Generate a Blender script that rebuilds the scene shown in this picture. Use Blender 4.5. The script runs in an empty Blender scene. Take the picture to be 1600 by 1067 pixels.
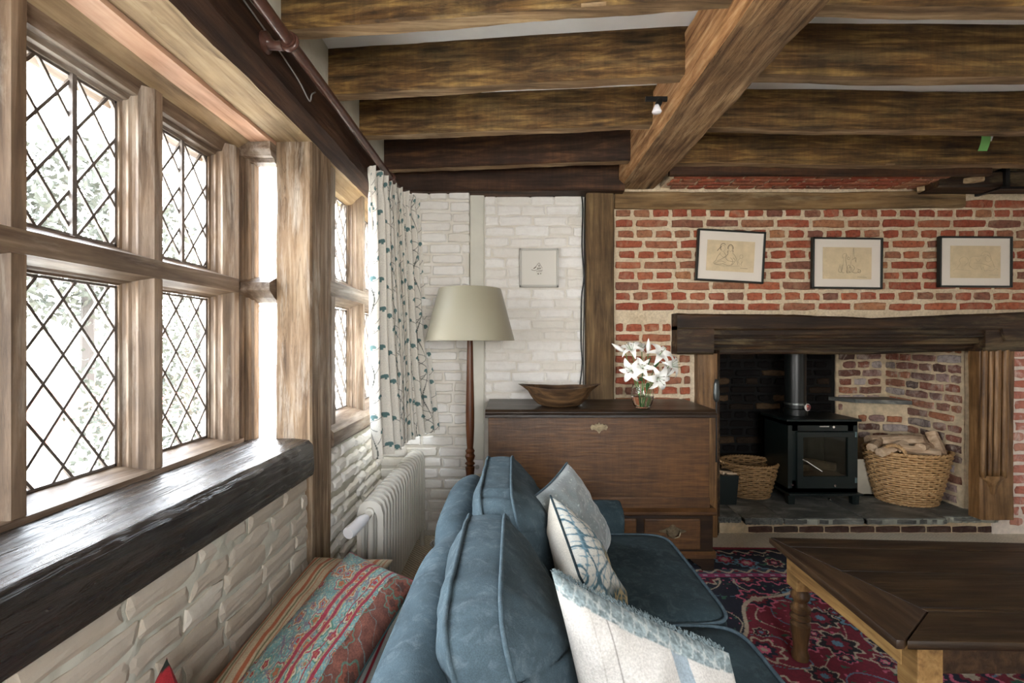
import bpy, bmesh, math, random
import numpy as np
from mathutils import Vector, Matrix, noise

R = random.Random(7)
C = bpy.context.scene.collection
H = 1.3                      # eye height; most heights below are given from it
PI = math.pi

# ------------------------------------------------------------------ camera, sky, exposure
cam = bpy.data.objects.new('camera', bpy.data.cameras.new('camera'))
C.objects.link(cam)
cam.location = (0, 0, H)
cam.rotation_euler = (PI / 2, 0, 0)
cam.data.sensor_width = 36
cam.data.lens = 740 / 1600 * 36
cam.data.clip_start = 0.02
bpy.context.scene.camera = cam

world = bpy.data.worlds.new('sky')
bpy.context.scene.world = world
world.use_nodes = True
wn = world.node_tree
wn.nodes.clear()
wo = wn.nodes.new('ShaderNodeOutputWorld')
wb = wn.nodes.new('ShaderNodeBackground')
wtc = wn.nodes.new('ShaderNodeTexCoord')
wsx = wn.nodes.new('ShaderNodeSeparateXYZ')
wr = wn.nodes.new('ShaderNodeValToRGB')
wr.color_ramp.elements[0].position = 0.0
wr.color_ramp.elements[0].color = (1.0, 0.97, 0.93, 1)
wr.color_ramp.elements[1].position = 0.5
wr.color_ramp.elements[1].color = (0.82, 0.9, 1.0, 1)
wn.links.new(wtc.outputs['Generated'], wsx.inputs[0])
wn.links.new(wsx.outputs['Z'], wr.inputs[0])
wn.links.new(wr.outputs[0], wb.inputs['Color'])
wb.inputs['Strength'].default_value = 13.0
wn.links.new(wb.outputs[0], wo.inputs[0])

vs = bpy.context.scene.view_settings
vs.view_transform = 'Standard'
vs.look = 'None'
vs.gamma = 1.0
vs.use_curve_mapping = False
vs.exposure = 1.3
bpy.context.scene.cycles.max_bounces = 10
bpy.context.scene.cycles.diffuse_bounces = 6
bpy.context.scene.cycles.transparent_max_bounces = 16
bpy.context.scene.cycles.sample_clamp_indirect = 8.0


def portal(name, loc, rot, sx, sy):
    """a light portal in a window opening: it only tells the renderer where the sky comes in"""
    l = bpy.data.lights.new(name, 'AREA')
    l.shape = 'RECTANGLE'
    l.size = sx
    l.size_y = sy
    l.cycles.is_portal = True
    o = bpy.data.objects.new(name, l)
    o.location = loc
    o.rotation_euler = rot
    C.objects.link(o)


portal('daylight_portal', (-1.26, 1.15, 1.48), (0, -PI / 2, 0), 1.3, 1.7)
portal('daylight_portal', (-0.99, 2.78, 1.48), (0, -PI / 2, 0), 1.3, 0.9)
portal('daylight_portal', (.55, -1.62, 1.45), (PI / 2, 0, 0), 1.3, 1.2)


# ------------------------------------------------------------------ mesh building
class MB:
    def __init__(s):
        s.v = []
        s.f = []

    def add(s, vs_, fs):
        n = len(s.v)
        s.v.extend([tuple(p) for p in vs_])
        s.f.extend([tuple(i + n for i in f) for f in fs])
        return s

    def box(s, x0, x1, y0, y1, z0, z1, b=0.0):
        if b <= 0:
            vs_ = [(x, y, z) for z in (z0, z1) for y in (y0, y1) for x in (x0, x1)]
            return s.add(vs_, [(0, 2, 3, 1), (4, 5, 7, 6), (0, 1, 5, 4), (2, 6, 7, 3), (0, 4, 6, 2), (1, 3, 7, 5)])
        bm = bmesh.new()
        bmesh.ops.create_cube(bm, size=1)
        for v in bm.verts:
            v.co = Vector(((x0 + x1) / 2 + v.co.x * (x1 - x0), (y0 + y1) / 2 + v.co.y * (y1 - y0), (z0 + z1) / 2 + v.co.z * (z1 - z0)))
        b = min(b, abs(x1 - x0) * .45, abs(y1 - y0) * .45, abs(z1 - z0) * .45)
        bmesh.ops.bevel(bm, geom=list(bm.edges), offset=b, segments=2, profile=.5, affect='EDGES')
        return s.bm(bm)

    def bm(s, bm):
        bm.verts.ensure_lookup_table()
        bm.verts.index_update()
        s.add([tuple(v.co) for v in bm.verts], [[v.index for v in f.verts] for f in bm.faces])
        bm.free()
        return s

    def tube(s, pts, r, n=8, closed=False, caps=True):
        pts = [Vector(p) for p in pts]
        m = len(pts)
        rs = r if isinstance(r, (list, tuple)) else [r] * m
        base = len(s.v)
        up = None
        for i, p in enumerate(pts):
            if closed:
                t = pts[(i + 1) % m] - pts[i - 1]
            else:
                t = pts[min(i + 1, m - 1)] - pts[max(i - 1, 0)]
            if t.length < 1e-9:
                t = Vector((0, 0, 1))
            t.normalize()
            if up is None:
                up = Vector((0, 0, 1)) if abs(t.z) < .9 else Vector((1, 0, 0))
            a = t.cross(up)
            if a.length < 1e-6:
                a = t.cross(Vector((0, 1, 0)))
            a.normalize()
            b = a.cross(t).normalized()
            up = b
            for k in range(n):
                an = 2 * PI * k / n
                s.v.append(tuple(p + (a * math.cos(an) + b * math.sin(an)) * rs[i]))
        for i in range(m if closed else m - 1):
            j = (i + 1) % m
            for k in range(n):
                l = (k + 1) % n
                s.f.append((base + i * n + k, base + i * n + l, base + j * n + l, base + j * n + k))
        if caps and not closed:
            s.f.append(tuple(base + k for k in range(n))[::-1])
            s.f.append(tuple(base + (m - 1) * n + k for k in range(n)))
        return s

    def lathe(s, prof, c, n=24, sx=1, sy=1, cap=True):
        base = len(s.v)
        for (r, z) in prof:
            for k in range(n):
                a = 2 * PI * k / n
                s.v.append((c[0] + r * math.cos(a) * sx, c[1] + r * math.sin(a) * sy, c[2] + z))
        for i in range(len(prof) - 1):
            for k in range(n):
                l = (k + 1) % n
                s.f.append((base + i * n + k, base + i * n + l, base + (i + 1) * n + l, base + (i + 1) * n + k))
        if cap:
            if prof[0][0] > 1e-5:
                s.f.append(tuple(base + k for k in range(n))[::-1])
            if prof[-1][0] > 1e-5:
                s.f.append(tuple(base + (len(prof) - 1) * n + k for k in range(n)))
        return s

    def prism(s, poly, a, b, axis='z', f=None):
        """extrude a 2-D polygon along axis from a to b"""
        n = len(poly)

        def P(u, v, w):
            return {'z': (u, v, w), 'y': (u, w, v), 'x': (w, u, v)}[axis]
        base = len(s.v)
        for w in (a, b):
            for (u, v) in poly:
                s.v.append(P(u, v, w))
        for i in range(n):
            j = (i + 1) % n
            s.f.append((base + i, base + j, base + n + j, base + n + i))
        s.f.append(tuple(base + i for i in range(n))[::-1])
        s.f.append(tuple(base + n + i for i in range(n)))
        return s

    def grid(s, fn, nu, nv, closeu=False):
        base = len(s.v)
        for i in range(nu):
            for j in range(nv):
                s.v.append(tuple(fn(i / (nu - 1) if not closeu else i / nu, j / (nv - 1))))
        for i in range(nu if closeu else nu - 1):
            for j in range(nv - 1):
                i2 = (i + 1) % nu
                s.f.append((base + i * nv + j, base + i2 * nv + j, base + i2 * nv + j + 1, base + i * nv + j + 1))
        return s


def root_loc(p):
    v = Vector((0, 0, 0))
    while p is not None:
        v = v + p.location
        p = p.parent
    return v


def fix_normals(me):
    bm = bmesh.new()
    bm.from_mesh(me)
    bmesh.ops.recalc_face_normals(bm, faces=bm.faces)
    bm.to_mesh(me)
    bm.free()


def obj(name, mb, m, parent=None, smooth=False, col=None, fix=True, origin=None):
    """link a mesh object; its vertices are given in world space, its origin goes to its base or to its parent's"""
    vs_ = np.array(mb.v, dtype=np.float64)
    off = np.array(root_loc(parent))
    loc = Vector((0, 0, 0))
    if parent is None:
        if origin is None:
            lo, hi = vs_.min(0), vs_.max(0)
            origin = ((lo[0] + hi[0]) / 2, (lo[1] + hi[1]) / 2, lo[2])
        loc = Vector(origin)
        off = np.array(origin)
    me = bpy.data.meshes.new(name)
    me.from_pydata([tuple(p) for p in (vs_ - off)], [], mb.f)
    if fix and len(mb.f) < 60000:
        fix_normals(me)
    if smooth:
        me.polygons.foreach_set('use_smooth', [True] * len(me.polygons))
        if smooth != True:
            try:
                me.set_sharp_from_angle(angle=smooth)
            except Exception:
                pass
    if col is not None:
        at = me.color_attributes.new('Col', 'FLOAT_COLOR', 'POINT')
        cc = np.ones((len(me.vertices), 4), dtype=np.float32)
        cc[:, :3] = col
        at.data.foreach_set('color', cc.ravel())
    me.materials.append(m)
    o = bpy.data.objects.new(name, me)
    C.objects.link(o)
    o.parent = parent
    o.location = loc
    return o


def tag(o, label, cat, group=None):
    o['label'] = label
    o['category'] = cat
    if group:
        o['group'] = group
    return o


def thing(name, label, cat, loc=(0, 0, 0), group=None):
    o = bpy.data.objects.new(name, None)
    o.empty_display_size = .05
    C.objects.link(o)
    o.location = loc
    return tag(o, label, cat, group)


def struct(name, mb, m, smooth=False, **k):
    o = obj(name, mb, m, None, smooth, **k)
    o['kind'] = 'structure'
    return o


def copy_tree(o, parent=None):
    c = o.copy()
    C.objects.link(c)
    c.parent = parent
    for ch in list(o.children):
        copy_tree(ch, c)
    return c


def beam(mb, p0, p1, w, h, ns=24, ch=.012, amp=.006, seed=0, freq=3.0, bow=(0, 0), nc=3):
    """hewn timber along p0-p1: w across, h up; corners chamfered, faces uneven"""
    p0, p1 = Vector(p0), Vector(p1)
    t = (p1 - p0).normalized()
    up = Vector((0, 0, 1)) if abs(t.z) < .8 else Vector((0, 1, 0))
    s = t.cross(up).normalized()
    u = s.cross(t).normalized()
    sec = []
    hw, hh = w / 2, h / 2
    c = ch
    cs = [(-hw + c, -hh), (hw - c, -hh), (hw, -hh + c), (hw, hh - c), (hw - c, hh), (-hw + c, hh), (-hw, hh - c), (-hw, -hh + c)]
    for i in range(8):
        a, b = cs[i], cs[(i + 1) % 8]
        k = nc if i % 2 == 0 else 1
        for j in range(k):
            sec.append((a[0] + (b[0] - a[0]) * j / k, a[1] + (b[1] - a[1]) * j / k))
    n = len(sec)
    base = len(mb.v)
    so = Vector((seed * 13.7, seed * 7.1, seed * 3.3))
    L = (p1 - p0).length
    for i in range(ns + 1):
        f = i / ns
        q = p0.lerp(p1, f)
        b = math.sin(f * PI)
        q = q + s * bow[0] * b + u * bow[1] * b
        for (a, e) in sec:
            p = q + s * a + u * e
            nz = noise.noise(p * freq + so) * amp + noise.noise(p * freq * 5 + so) * amp * .35
            d = Vector((a, e)).normalized() if (a or e) else Vector((0, 0))
            mb.v.append(tuple(p + (s * d.x + u * d.y) * nz))
    for i in range(ns):
        for k in range(n):
            l = (k + 1) % n
            mb.f.append((base + i * n + k, base + i * n + l, base + (i + 1) * n + l, base + (i + 1) * n + k))
    mb.f.append(tuple(base + k for k in range(n))[::-1])
    mb.f.append(tuple(base + ns * n + k for k in range(n)))
    return mb


# ------------------------------------------------------------------ materials
class NT:
    def __init__(s, name):
        s.m = bpy.data.materials.new(name)
        s.m.use_nodes = True
        s.t = s.m.node_tree
        s.b = s.t.nodes['Principled BSDF']
        s.out = s.t.nodes['Material Output']

    def n(s, typ, **k):
        o = s.t.nodes.new('ShaderNode' + typ)
        for a, b in k.items():
            if a.startswith('i_'):
                o.inputs[int(a[2:])].default_value = b
            else:
                setattr(o, a, b)
        return o

    def l(s, a, b):
        s.t.links.new(a, b)

    def vec(s, scale, rnd=True):
        tc = s.n('TexCoord')
        mp = s.n('Mapping')
        mp.inputs['Scale'].default_value = scale
        s.l(tc.outputs['Object'], mp.inputs['Vector'])
        if rnd:
            oi = s.n('ObjectInfo')
            ml = s.n('Math', operation='MULTIPLY')
            ml.inputs[1].default_value = 37.0
            s.l(oi.outputs['Random'], ml.inputs[0])
            s.l(ml.outputs[0], mp.inputs['Location'])
        return mp.outputs[0]

    def noise(s, vec, sc, det=4, rough=.55, dist=0.0):
        q = s.n('TexNoise')
        q.inputs['Scale'].default_value = sc
        q.inputs['Detail'].default_value = det
        q.inputs['Roughness'].default_value = rough
        q.inputs['Distortion'].default_value = dist
        s.l(vec, q.inputs['Vector'])
        return q.outputs['Fac']

    def ramp(s, fac, stops):
        r = s.n('ValToRGB')
        el = r.color_ramp.elements
        while len(el) < len(stops):
            el.new(.5)
        for e, (p, c) in zip(el, stops):
            e.position = p
            e.color = (*c, 1) if len(c) == 3 else c
        s.l(fac, r.inputs[0])
        return r.outputs[0]

    def mix(s, a, b, f, mode='MIX'):
        q = s.n('MixRGB', blend_type=mode)
        for i, x in ((0, f), (1, a), (2, b)):
            if isinstance(x, (int, float)):
                q.inputs[i].default_value = x
            elif isinstance(x, tuple):
                q.inputs[i].default_value = (*x, 1)
            else:
                s.l(x, q.inputs[i])
        return q.outputs[0]

    def color(s, c):
        if isinstance(c, tuple):
            s.b.inputs['Base Color'].default_value = (*c, 1)
        else:
            s.l(c, s.b.inputs['Base Color'])

    def rough(s, r):
        if isinstance(r, (int, float)):
            s.b.inputs['Roughness'].default_value = r
        else:
            s.l(r, s.b.inputs['Roughness'])

    def bump(s, h, strength=.3, dist=.01):
        b = s.n('Bump')
        b.inputs['Strength'].default_value = strength
        b.inputs['Distance'].default_value = dist
        s.l(h, b.inputs['Height'])
        s.l(b.outputs[0], s.b.inputs['Normal'])


def wood(name, dark, mid, light, axis='x', rough=.55, bump=.35, blotch=.5, saw=0.0, fine=1.0, crack=0.0, bdist=.01, pale=None, spec=.4):
    t = NT(name)
    k = {'x': (1.0, 13, 13), 'y': (13, 1.0, 13), 'z': (13, 13, 1.0)}[axis]
    v = t.vec(tuple(q * fine for q in k))
    g = t.noise(v, 2.2, 9, .62, .35)
    c = t.ramp(g, [(.28, dark), (.5, mid), (.72, light)])
    v2 = t.vec((2.2, 2.2, 2.2))
    bl = t.noise(v2, 1.6, 6, .6, .3)
    c = t.mix(c, t.ramp(bl, [(.3, (.30, .30, .27)), (.52, (1, 1, 1)), (.75, (1.45, 1.4, 1.2))]), blotch, 'MULTIPLY')
    if pale:
        v4 = t.vec({'x': (1.1, 8, 8), 'y': (8, 1.1, 8), 'z': (8, 8, 1.1)}[axis])
        pn = t.noise(v4, 1.3, 8, .7, .5)
        c = t.mix(c, pale[0], t.ramp(pn, [(.52, (0, 0, 0)), (.68, (pale[1],) * 3)]))
    hh = g
    if saw:
        k2 = {'x': (26, 2.5, 2.5), 'y': (2.5, 26, 2.5), 'z': (2.5, 2.5, 26)}[axis]
        v3 = t.vec(k2)
        sw = t.noise(v3, 2.0, 4, .6, .2)
        c = t.mix(c, t.ramp(sw, [(.38, (.62, .6, .56)), (.62, (1.3, 1.28, 1.15))]), saw, 'MULTIPLY')
        hh = t.mix(g, sw, .35)
    if crack:
        k3 = {'x': (.35, 9, 9), 'y': (9, .35, 9), 'z': (9, 9, .35)}[axis]
        v5 = t.vec(tuple(q * 1.6 for q in k3))
        cn = t.noise(v5, 2.0, 5, .6, 1.2)
        cr = t.ramp(cn, [(.485, (1, 1, 1)), (.5, (0, 0, 0)), (.515, (1, 1, 1))])
        c = t.mix(c, t.mix(cr, (1, 1, 1), 1 - crack), 1.0, 'MULTIPLY')
        hh = t.mix(hh, cr, .5 * crack, 'MULTIPLY')
    t.color(c)
    t.rough(t.ramp(g, [(.3, (min(1, rough + .15),) * 3), (.7, (rough,) * 3)]))
    t.b.inputs['Specular IOR Level'].default_value = spec
    t.bump(hh, bump, bdist)
    return t.m


def plain(name, c, rough=.5, metal=0.0, n=None, spec=.5, bump=0, bscale=30, coat=0):
    t = NT(name)
    if n:
        v = t.vec((1, 1, 1))
        q = t.noise(v, n[0], 5, .6)
        t.color(t.ramp(q, [(.3, tuple(x * (1 - n[1]) for x in c)), (.7, tuple(min(1, x * (1 + n[1])) for x in c))]))
    else:
        t.color(c)
    t.rough(rough)
    t.b.inputs['Metallic'].default_value = metal
    t.b.inputs['Specular IOR Level'].default_value = spec
    t.b.inputs['Coat Weight'].default_value = coat
    if bump:
        v = t.vec((1, 1, 1))
        t.bump(t.noise(v, bscale, 5, .6), bump, .005)
    return t.m


def vcol(name, rough=.9, bump=.2, bscale=300, sheen=0.0):
    t = NT(name)
    a = t.n('VertexColor', layer_name='Col')
    v = t.vec((1, 1, 1))
    nz = t.noise(v, bscale, 3, .6)
    t.color(t.mix(a.outputs[0], t.ramp(nz, [(.3, (.8, .8, .8)), (.7, (1.15, 1.15, 1.15))]), 1.0, 'MULTIPLY'))
    t.rough(rough)
    t.b.inputs['Sheen Weight'].default_value = sheen
    t.bump(nz, bump, .003)
    return t.m


def fabric(name, c, var=.25, rough=.95, weave=420, bump=.25, sheen=0.0, wr=9, faded=None, seam=0):
    t = NT(name)
    v = t.vec((1, 1, 1))
    a = t.noise(v, wr, 6, .65, .4)
    w = t.noise(v, weave, 2, .5)
    col = t.ramp(a, [(.3, tuple(x * (1 - var) for x in c)), (.7, tuple(min(1, x * (1 + var)) for x in c))])
    if faded:
        f = t.noise(v, 26, 6, .7, 1.0)
        col = t.mix(col, faded, t.ramp(f, [(.5, (0, 0, 0)), (.75, (.55, .55, .55))]))
    col = t.mix(col, t.ramp(w, [(.35, (.8, .8, .8)), (.65, (1.15, 1.15, 1.15))]), .7, 'MULTIPLY')
    t.color(col)
    t.rough(rough)
    t.b.inputs['Sheen Weight'].default_value = sheen
    t.b.inputs['Specular IOR Level'].default_value = .2
    t.bump(t.mix(w, a, .6), bump, .006)
    return t.m


def brick_mat(name, stops, dirt, bump=.5, rough=.85, dirtamt=.35, bs=26, var=.8):
    """colour of a brick picked per brick; limewash and soot stains over it"""
    t = NT(name)
    oi = t.n('ObjectInfo')
    c = t.ramp(oi.outputs['Random'], stops)
    v = t.vec((1, 1, 1))
    a = t.noise(v, bs, 8, .7, .3)
    c = t.mix(c, t.ramp(a, [(.32, (.5, .47, .45)), (.5, (1, 1, 1)), (.7, (1.25, 1.2, 1.15))]), var, 'MULTIPLY')
    d = t.noise(v, 11, 7, .7, .8)
    c = t.mix(c, dirt, t.ramp(d, [(.5, (0, 0, 0)), (.72, (dirtamt,) * 3)]))
    t.color(c)
    t.rough(rough)
    t.b.inputs['Specular IOR Level'].default_value = .25
    t.bump(a, bump, .008)
    return t.m


def glassy(name, rough=.02, tint=(1, 1, 1)):
    """thin window glass: clear with a fresnel reflection"""
    t = NT(name)
    tr = t.n('BsdfTransparent')
    tr.inputs[0].default_value = (*tint, 1)
    gl = t.n('BsdfGlossy')
    gl.inputs['Roughness'].default_value = rough
    fr = t.n('Fresnel')
    ge = t.n('NewGeometry')
    io = t.n('MapRange')           # same index seen from both faces of the thin sheet
    io.inputs['To Min'].default_value = 1.45
    io.inputs['To Max'].default_value = 1 / 1.45
    t.l(ge.outputs['Backfacing'], io.inputs['Value'])
    t.l(io.outputs[0], fr.inputs[0])
    mx = t.n('MixShader')
    t.l(fr.outputs[0], mx.inputs[0])
    t.l(tr.outputs[0], mx.inputs[1])
    t.l(gl.outputs[0], mx.inputs[2])
    t.l(mx.outputs[0], t.out.inputs[0])
    return t.m


M = {}
jd, jm, jl = (.016, .008, .002), (.105, .052, .014), (.33, .20, .062)
M['joist'] = wood('joist_oak', jd, jm, jl, 'x', .6, .5, .85, saw=.32, fine=1.5, crack=.35, pale=((.34, .24, .10), .3))
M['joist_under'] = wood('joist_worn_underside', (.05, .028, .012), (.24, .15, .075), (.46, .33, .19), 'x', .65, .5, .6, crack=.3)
M['joist_red'] = wood('joist_dark_oak', (.008, .003, .001), (.040, .015, .005), (.12, .052, .018), 'x', .6, .45, .7, saw=.4)
M['mainbeam'] = wood('main_beam_oak', (.05, .024, .010), (.24, .14, .065), (.52, .36, .20), 'y', .62, .6, .5, fine=1.2, crack=.5, bdist=.02)
M['broken'] = wood('broken_oak', (.10, .04, .012), (.42, .22, .09), (.68, .46, .25), 'y', .7, .8, .4, fine=1.5, bdist=.02)
M['header'] = wood('header_oak', (.010, .004, .002), (.045, .019, .009), (.11, .052, .026), 'y', .55, .35, .5)
M['soffit'] = wood('soffit_board', (.11, .065, .030), (.32, .22, .12), (.50, .38, .23), 'y', .6, .3, .45, fine=.8)
M['soffit_red_lit'] = wood('soffit_board_red_lit', (.25, .12, .06), (.50, .29, .19), (.62, .40, .27), 'y', .5, .25, .25, fine=.8)  # strip under red light, the glow put into its colour
M['frame'] = wood('window_frame_oak', (.05, .028, .014), (.18, .118, .072), (.38, .29, .21), 'z', .42, .3, .45, crack=.2, pale=((.52, .46, .38), .6), spec=.6)
M['frame_y'] = wood('window_frame_oak_rail', (.05, .024, .011), (.15, .10, .063), (.31, .24, .175), 'y', .42, .3, .45, pale=((.50, .44, .38), .5), spec=.6)
M['post'] = wood('post_oak', (.06, .032, .014), (.24, .16, .095), (.44, .34, .24), 'z', .55, .4, .5, crack=.4, pale=((.56, .50, .42), .75))
M['sill'] = wood('sill_oak', (.004, .003, .002), (.014, .009, .006), (.042, .028, .020), 'y', .20, .9, .5, crack=1.0, bdist=.012, spec=.9, fine=.8)
M['wallpost'] = wood('wall_post_oak', (.03, .016, .006), (.12, .07, .028), (.25, .165, .07), 'z', .65, .35, .5)
M['lintel'] = wood('lintel_oak', (.05, .028, .010), (.20, .12, .05), (.34, .23, .11), 'x', .7, .3, .5, pale=((.55, .45, .28), .4))
M['mantel'] = wood('mantel_oak', (.004, .002, .001), (.024, .011, .004), (.075, .036, .013), 'x', .5, .45, .6, pale=((.34, .26, .13), .32))
M['jamb'] = wood('jamb_oak', (.05, .022, .008), (.19, .098, .036), (.36, .21, .095), 'z', .38, .3, .55, crack=.4)
M['chest'] = wood('chest_oak', (.040, .016, .005), (.082, .036, .012), (.135, .064, .024), 'x', .36, .22, .75, fine=2.6, saw=.2)
M['chest_dark'] = wood('chest_lid_oak', (.006, .003, .002), (.020, .011, .006), (.045, .025, .013), 'x', .28, .3, .5)
M['table_top'] = wood('table_top_oak', (.005, .003, .002), (.020, .011, .005), (.055, .030, .013), 'x', .34, .35, .6, fine=1.2)
M['table_end'] = wood('table_end_oak', (.008, .004, .003), (.036, .019, .009), (.085, .047, .022), 'y', .35, .35, .6)
M['apron'] = wood('table_apron_pine', (.10, .045, .012), (.33, .18, .06), (.52, .32, .12), 'y', .45, .3, .6)
M['legwood'] = wood('table_leg_wood', (.02, .009, .004), (.085, .042, .016), (.19, .10, .04), 'z', .3, .2, .5)
M['lampwood'] = wood('lamp_stem_wood', (.03, .009, .003), (.085, .026, .008), (.15, .055, .018), 'z', .28, .1, .3)
M['bowl'] = wood('bowl_wood', (.012, .006, .003), (.06, .032, .014), (.16, .09, .04), 'x', .5, .4, .6)
M['log'] = wood('log_wood', (.28, .18, .11), (.56, .40, .26), (.76, .60, .43), 'x', .8, .6, .35)
M['rodwood'] = plain('curtain_pole_wood', (.075, .032, .022), .28, n=(40, .4))

M['plaster'] = plain('white_plaster', (.88, .87, .85), .8, n=(3, .05), bump=.15, bscale=14)
M['plaster_post'] = plain('painted_post', (.66, .65, .57), .6, n=(5, .08), bump=.2, bscale=20)
for nm, mul in (('white_mortar', 1.0), ('white_mortar_shaded', .72)):  # second, darker copy holds the left wall's shade in its colour
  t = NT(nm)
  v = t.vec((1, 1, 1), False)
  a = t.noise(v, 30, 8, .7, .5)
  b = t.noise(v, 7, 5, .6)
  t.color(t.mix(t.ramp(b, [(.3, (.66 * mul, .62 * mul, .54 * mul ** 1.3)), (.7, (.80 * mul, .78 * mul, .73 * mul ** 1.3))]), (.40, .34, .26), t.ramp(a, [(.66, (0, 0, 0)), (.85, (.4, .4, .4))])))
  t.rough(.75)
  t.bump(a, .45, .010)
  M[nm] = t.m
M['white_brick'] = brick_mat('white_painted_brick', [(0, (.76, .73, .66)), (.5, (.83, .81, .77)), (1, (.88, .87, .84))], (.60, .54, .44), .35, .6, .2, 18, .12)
M['white_brick_shaded'] = brick_mat('shaded_painted_brick', [(0, (.48, .41, .32)), (.5, (.55, .48, .39)), (1, (.62, .56, .47))], (.38, .30, .20), .4, .40, .3, 18, .15)  # white paint below the sill, its shade put into the colour
t = NT('lime_mortar')
v = t.vec((1, 1, 1), False)
a = t.noise(v, 60, 8, .7, .3)
b = t.noise(v, 5, 5, .6)
t.color(t.mix(t.ramp(b, [(.3, (.62, .50, .33)), (.7, (.82, .71, .53))]), t.ramp(a, [(.3, (.6, .55, .5)), (.6, (1.1, 1.1, 1.1))]), .7, 'MULTIPLY'))
t.rough(.9)
t.bump(a, .8, .012)
M['mortar'] = t.m
M['brick'] = brick_mat('red_brick', [(0, (.36, .10, .055)), (.3, (.29, .068, .038)), (.55, (.40, .12, .06)), (.75, (.31, .13, .075)), (.88, (.20, .085, .06)), (1, (.42, .19, .09))], (.50, .34, .22), .9, .85, .5, 44, 1.0)
M['brick_pale'] = brick_mat('limewashed_red_brick', [(0, (.46, .17, .12)), (.4, (.50, .22, .17)), (.7, (.42, .14, .09)), (1, (.60, .34, .26))], (.78, .68, .62), .55, .85, .8)
M['mortar_pale'] = plain('limewash_mortar', (.74, .66, .58), .9, n=(24, .15), bump=.8, bscale=60)
M['brick_fire'] = brick_mat('old_hearth_brick', [(0, (.10, .06, .05)), (.2, (.30, .11, .07)), (.4, (.17, .12, .11)), (.55, (.42, .17, .09)), (.7, (.12, .085, .075)), (.85, (.48, .42, .40)), (1, (.24, .10, .07))], (.66, .57, .48), .8, .85, .75, 36, 1.0)
M['mortar_fire'] = plain('hearth_mortar', (.62, .50, .33), .9, n=(20, .25), bump=.8, bscale=50)
t = NT('soot_wall')
v = t.vec((1, 1, 1), False)
a = t.noise(v, 8, 7, .7, .5)
t.color(t.ramp(a, [(.3, (.0015, .0013, .001)), (.6, (.004, .0035, .003)), (.8, (.02, .014, .008))]))
t.rough(.95)
t.bump(a, .7, .02)
M['soot'] = t.m
M['soot_brick'] = brick_mat('sooty_brick', [(0, (.003, .002, .002)), (.7, (.006, .004, .003)), (.9, (.03, .018, .010)), (1, (.10, .06, .03))], (.003, .003, .003), .6, .9, .7)
t = NT('sisal_carpet')
v = t.vec((1, 1, 1), False)
w = t.n('TexWave', wave_type='BANDS', bands_direction='DIAGONAL')
w.inputs['Scale'].default_value = 26
w.inputs['Distortion'].default_value = 1.0
t.l(v, w.inputs[0])
t.color(t.mix(t.ramp(w.outputs['Fac'], [(0, (.46, .41, .31)), (1, (.80, .74, .61))]), t.ramp(t.noise(v, 90, 3), [(.3, (.8, .8, .8)), (.7, (1.1, 1.1, 1.1))]), .8, 'MULTIPLY'))
t.rough(1.0)
t.bump(w.outputs['Fac'], .5, .004)
M['carpet'] = t.m
t = NT('slate_slab')
v = t.vec((1, 1.6, 3))
a = t.noise(v, 4, 9, .7, .8)
t.color(t.ramp(a, [(.3, (.030, .032, .030)), (.5, (.11, .115, .105)), (.7, (.34, .34, .29))]))
t.rough(.5)
t.bump(a, .6, .012)
M['slate'] = t.m
M['slate_edge_lit'] = plain('slate_broken_edge_lit', (.30, .31, .26), .7, n=(14, .45), bump=.8, bscale=26)  # front edges coloured paler, the light they catch painted in
M['lead'] = plain('lead_came', (.16, .14, .125), .5, .3, n=(40, .3))
M['pane'] = glassy('old_window_glass', .03)
M['black'] = plain('black_iron', (.012, .012, .012), .4, .3, bump=.1)
M['stove'] = plain('stove_paint', (.003, .008, .0075), .38, .0, n=(8, .2))
M['flue'] = plain('flue_paint', (.005, .0065, .006), .36, .0)
M['chrome'] = plain('polished_steel', (.75, .73, .70), .2, 1.0)
M['brass'] = plain('aged_brass', (.20, .16, .10), .42, .9, n=(60, .4))
M['radiator'] = plain('radiator_enamel', (.62, .60, .54), .35, n=(5, .05), coat=.2)
M['white_plastic'] = plain('white_plastic', (.78, .78, .80), .35)
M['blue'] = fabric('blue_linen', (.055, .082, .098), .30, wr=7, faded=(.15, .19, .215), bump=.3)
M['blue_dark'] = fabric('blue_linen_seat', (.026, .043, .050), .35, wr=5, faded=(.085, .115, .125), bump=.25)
M['linen'] = fabric('white_linen', (.66, .63, .58), .08, wr=8, weave=500, bump=.3)
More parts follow.
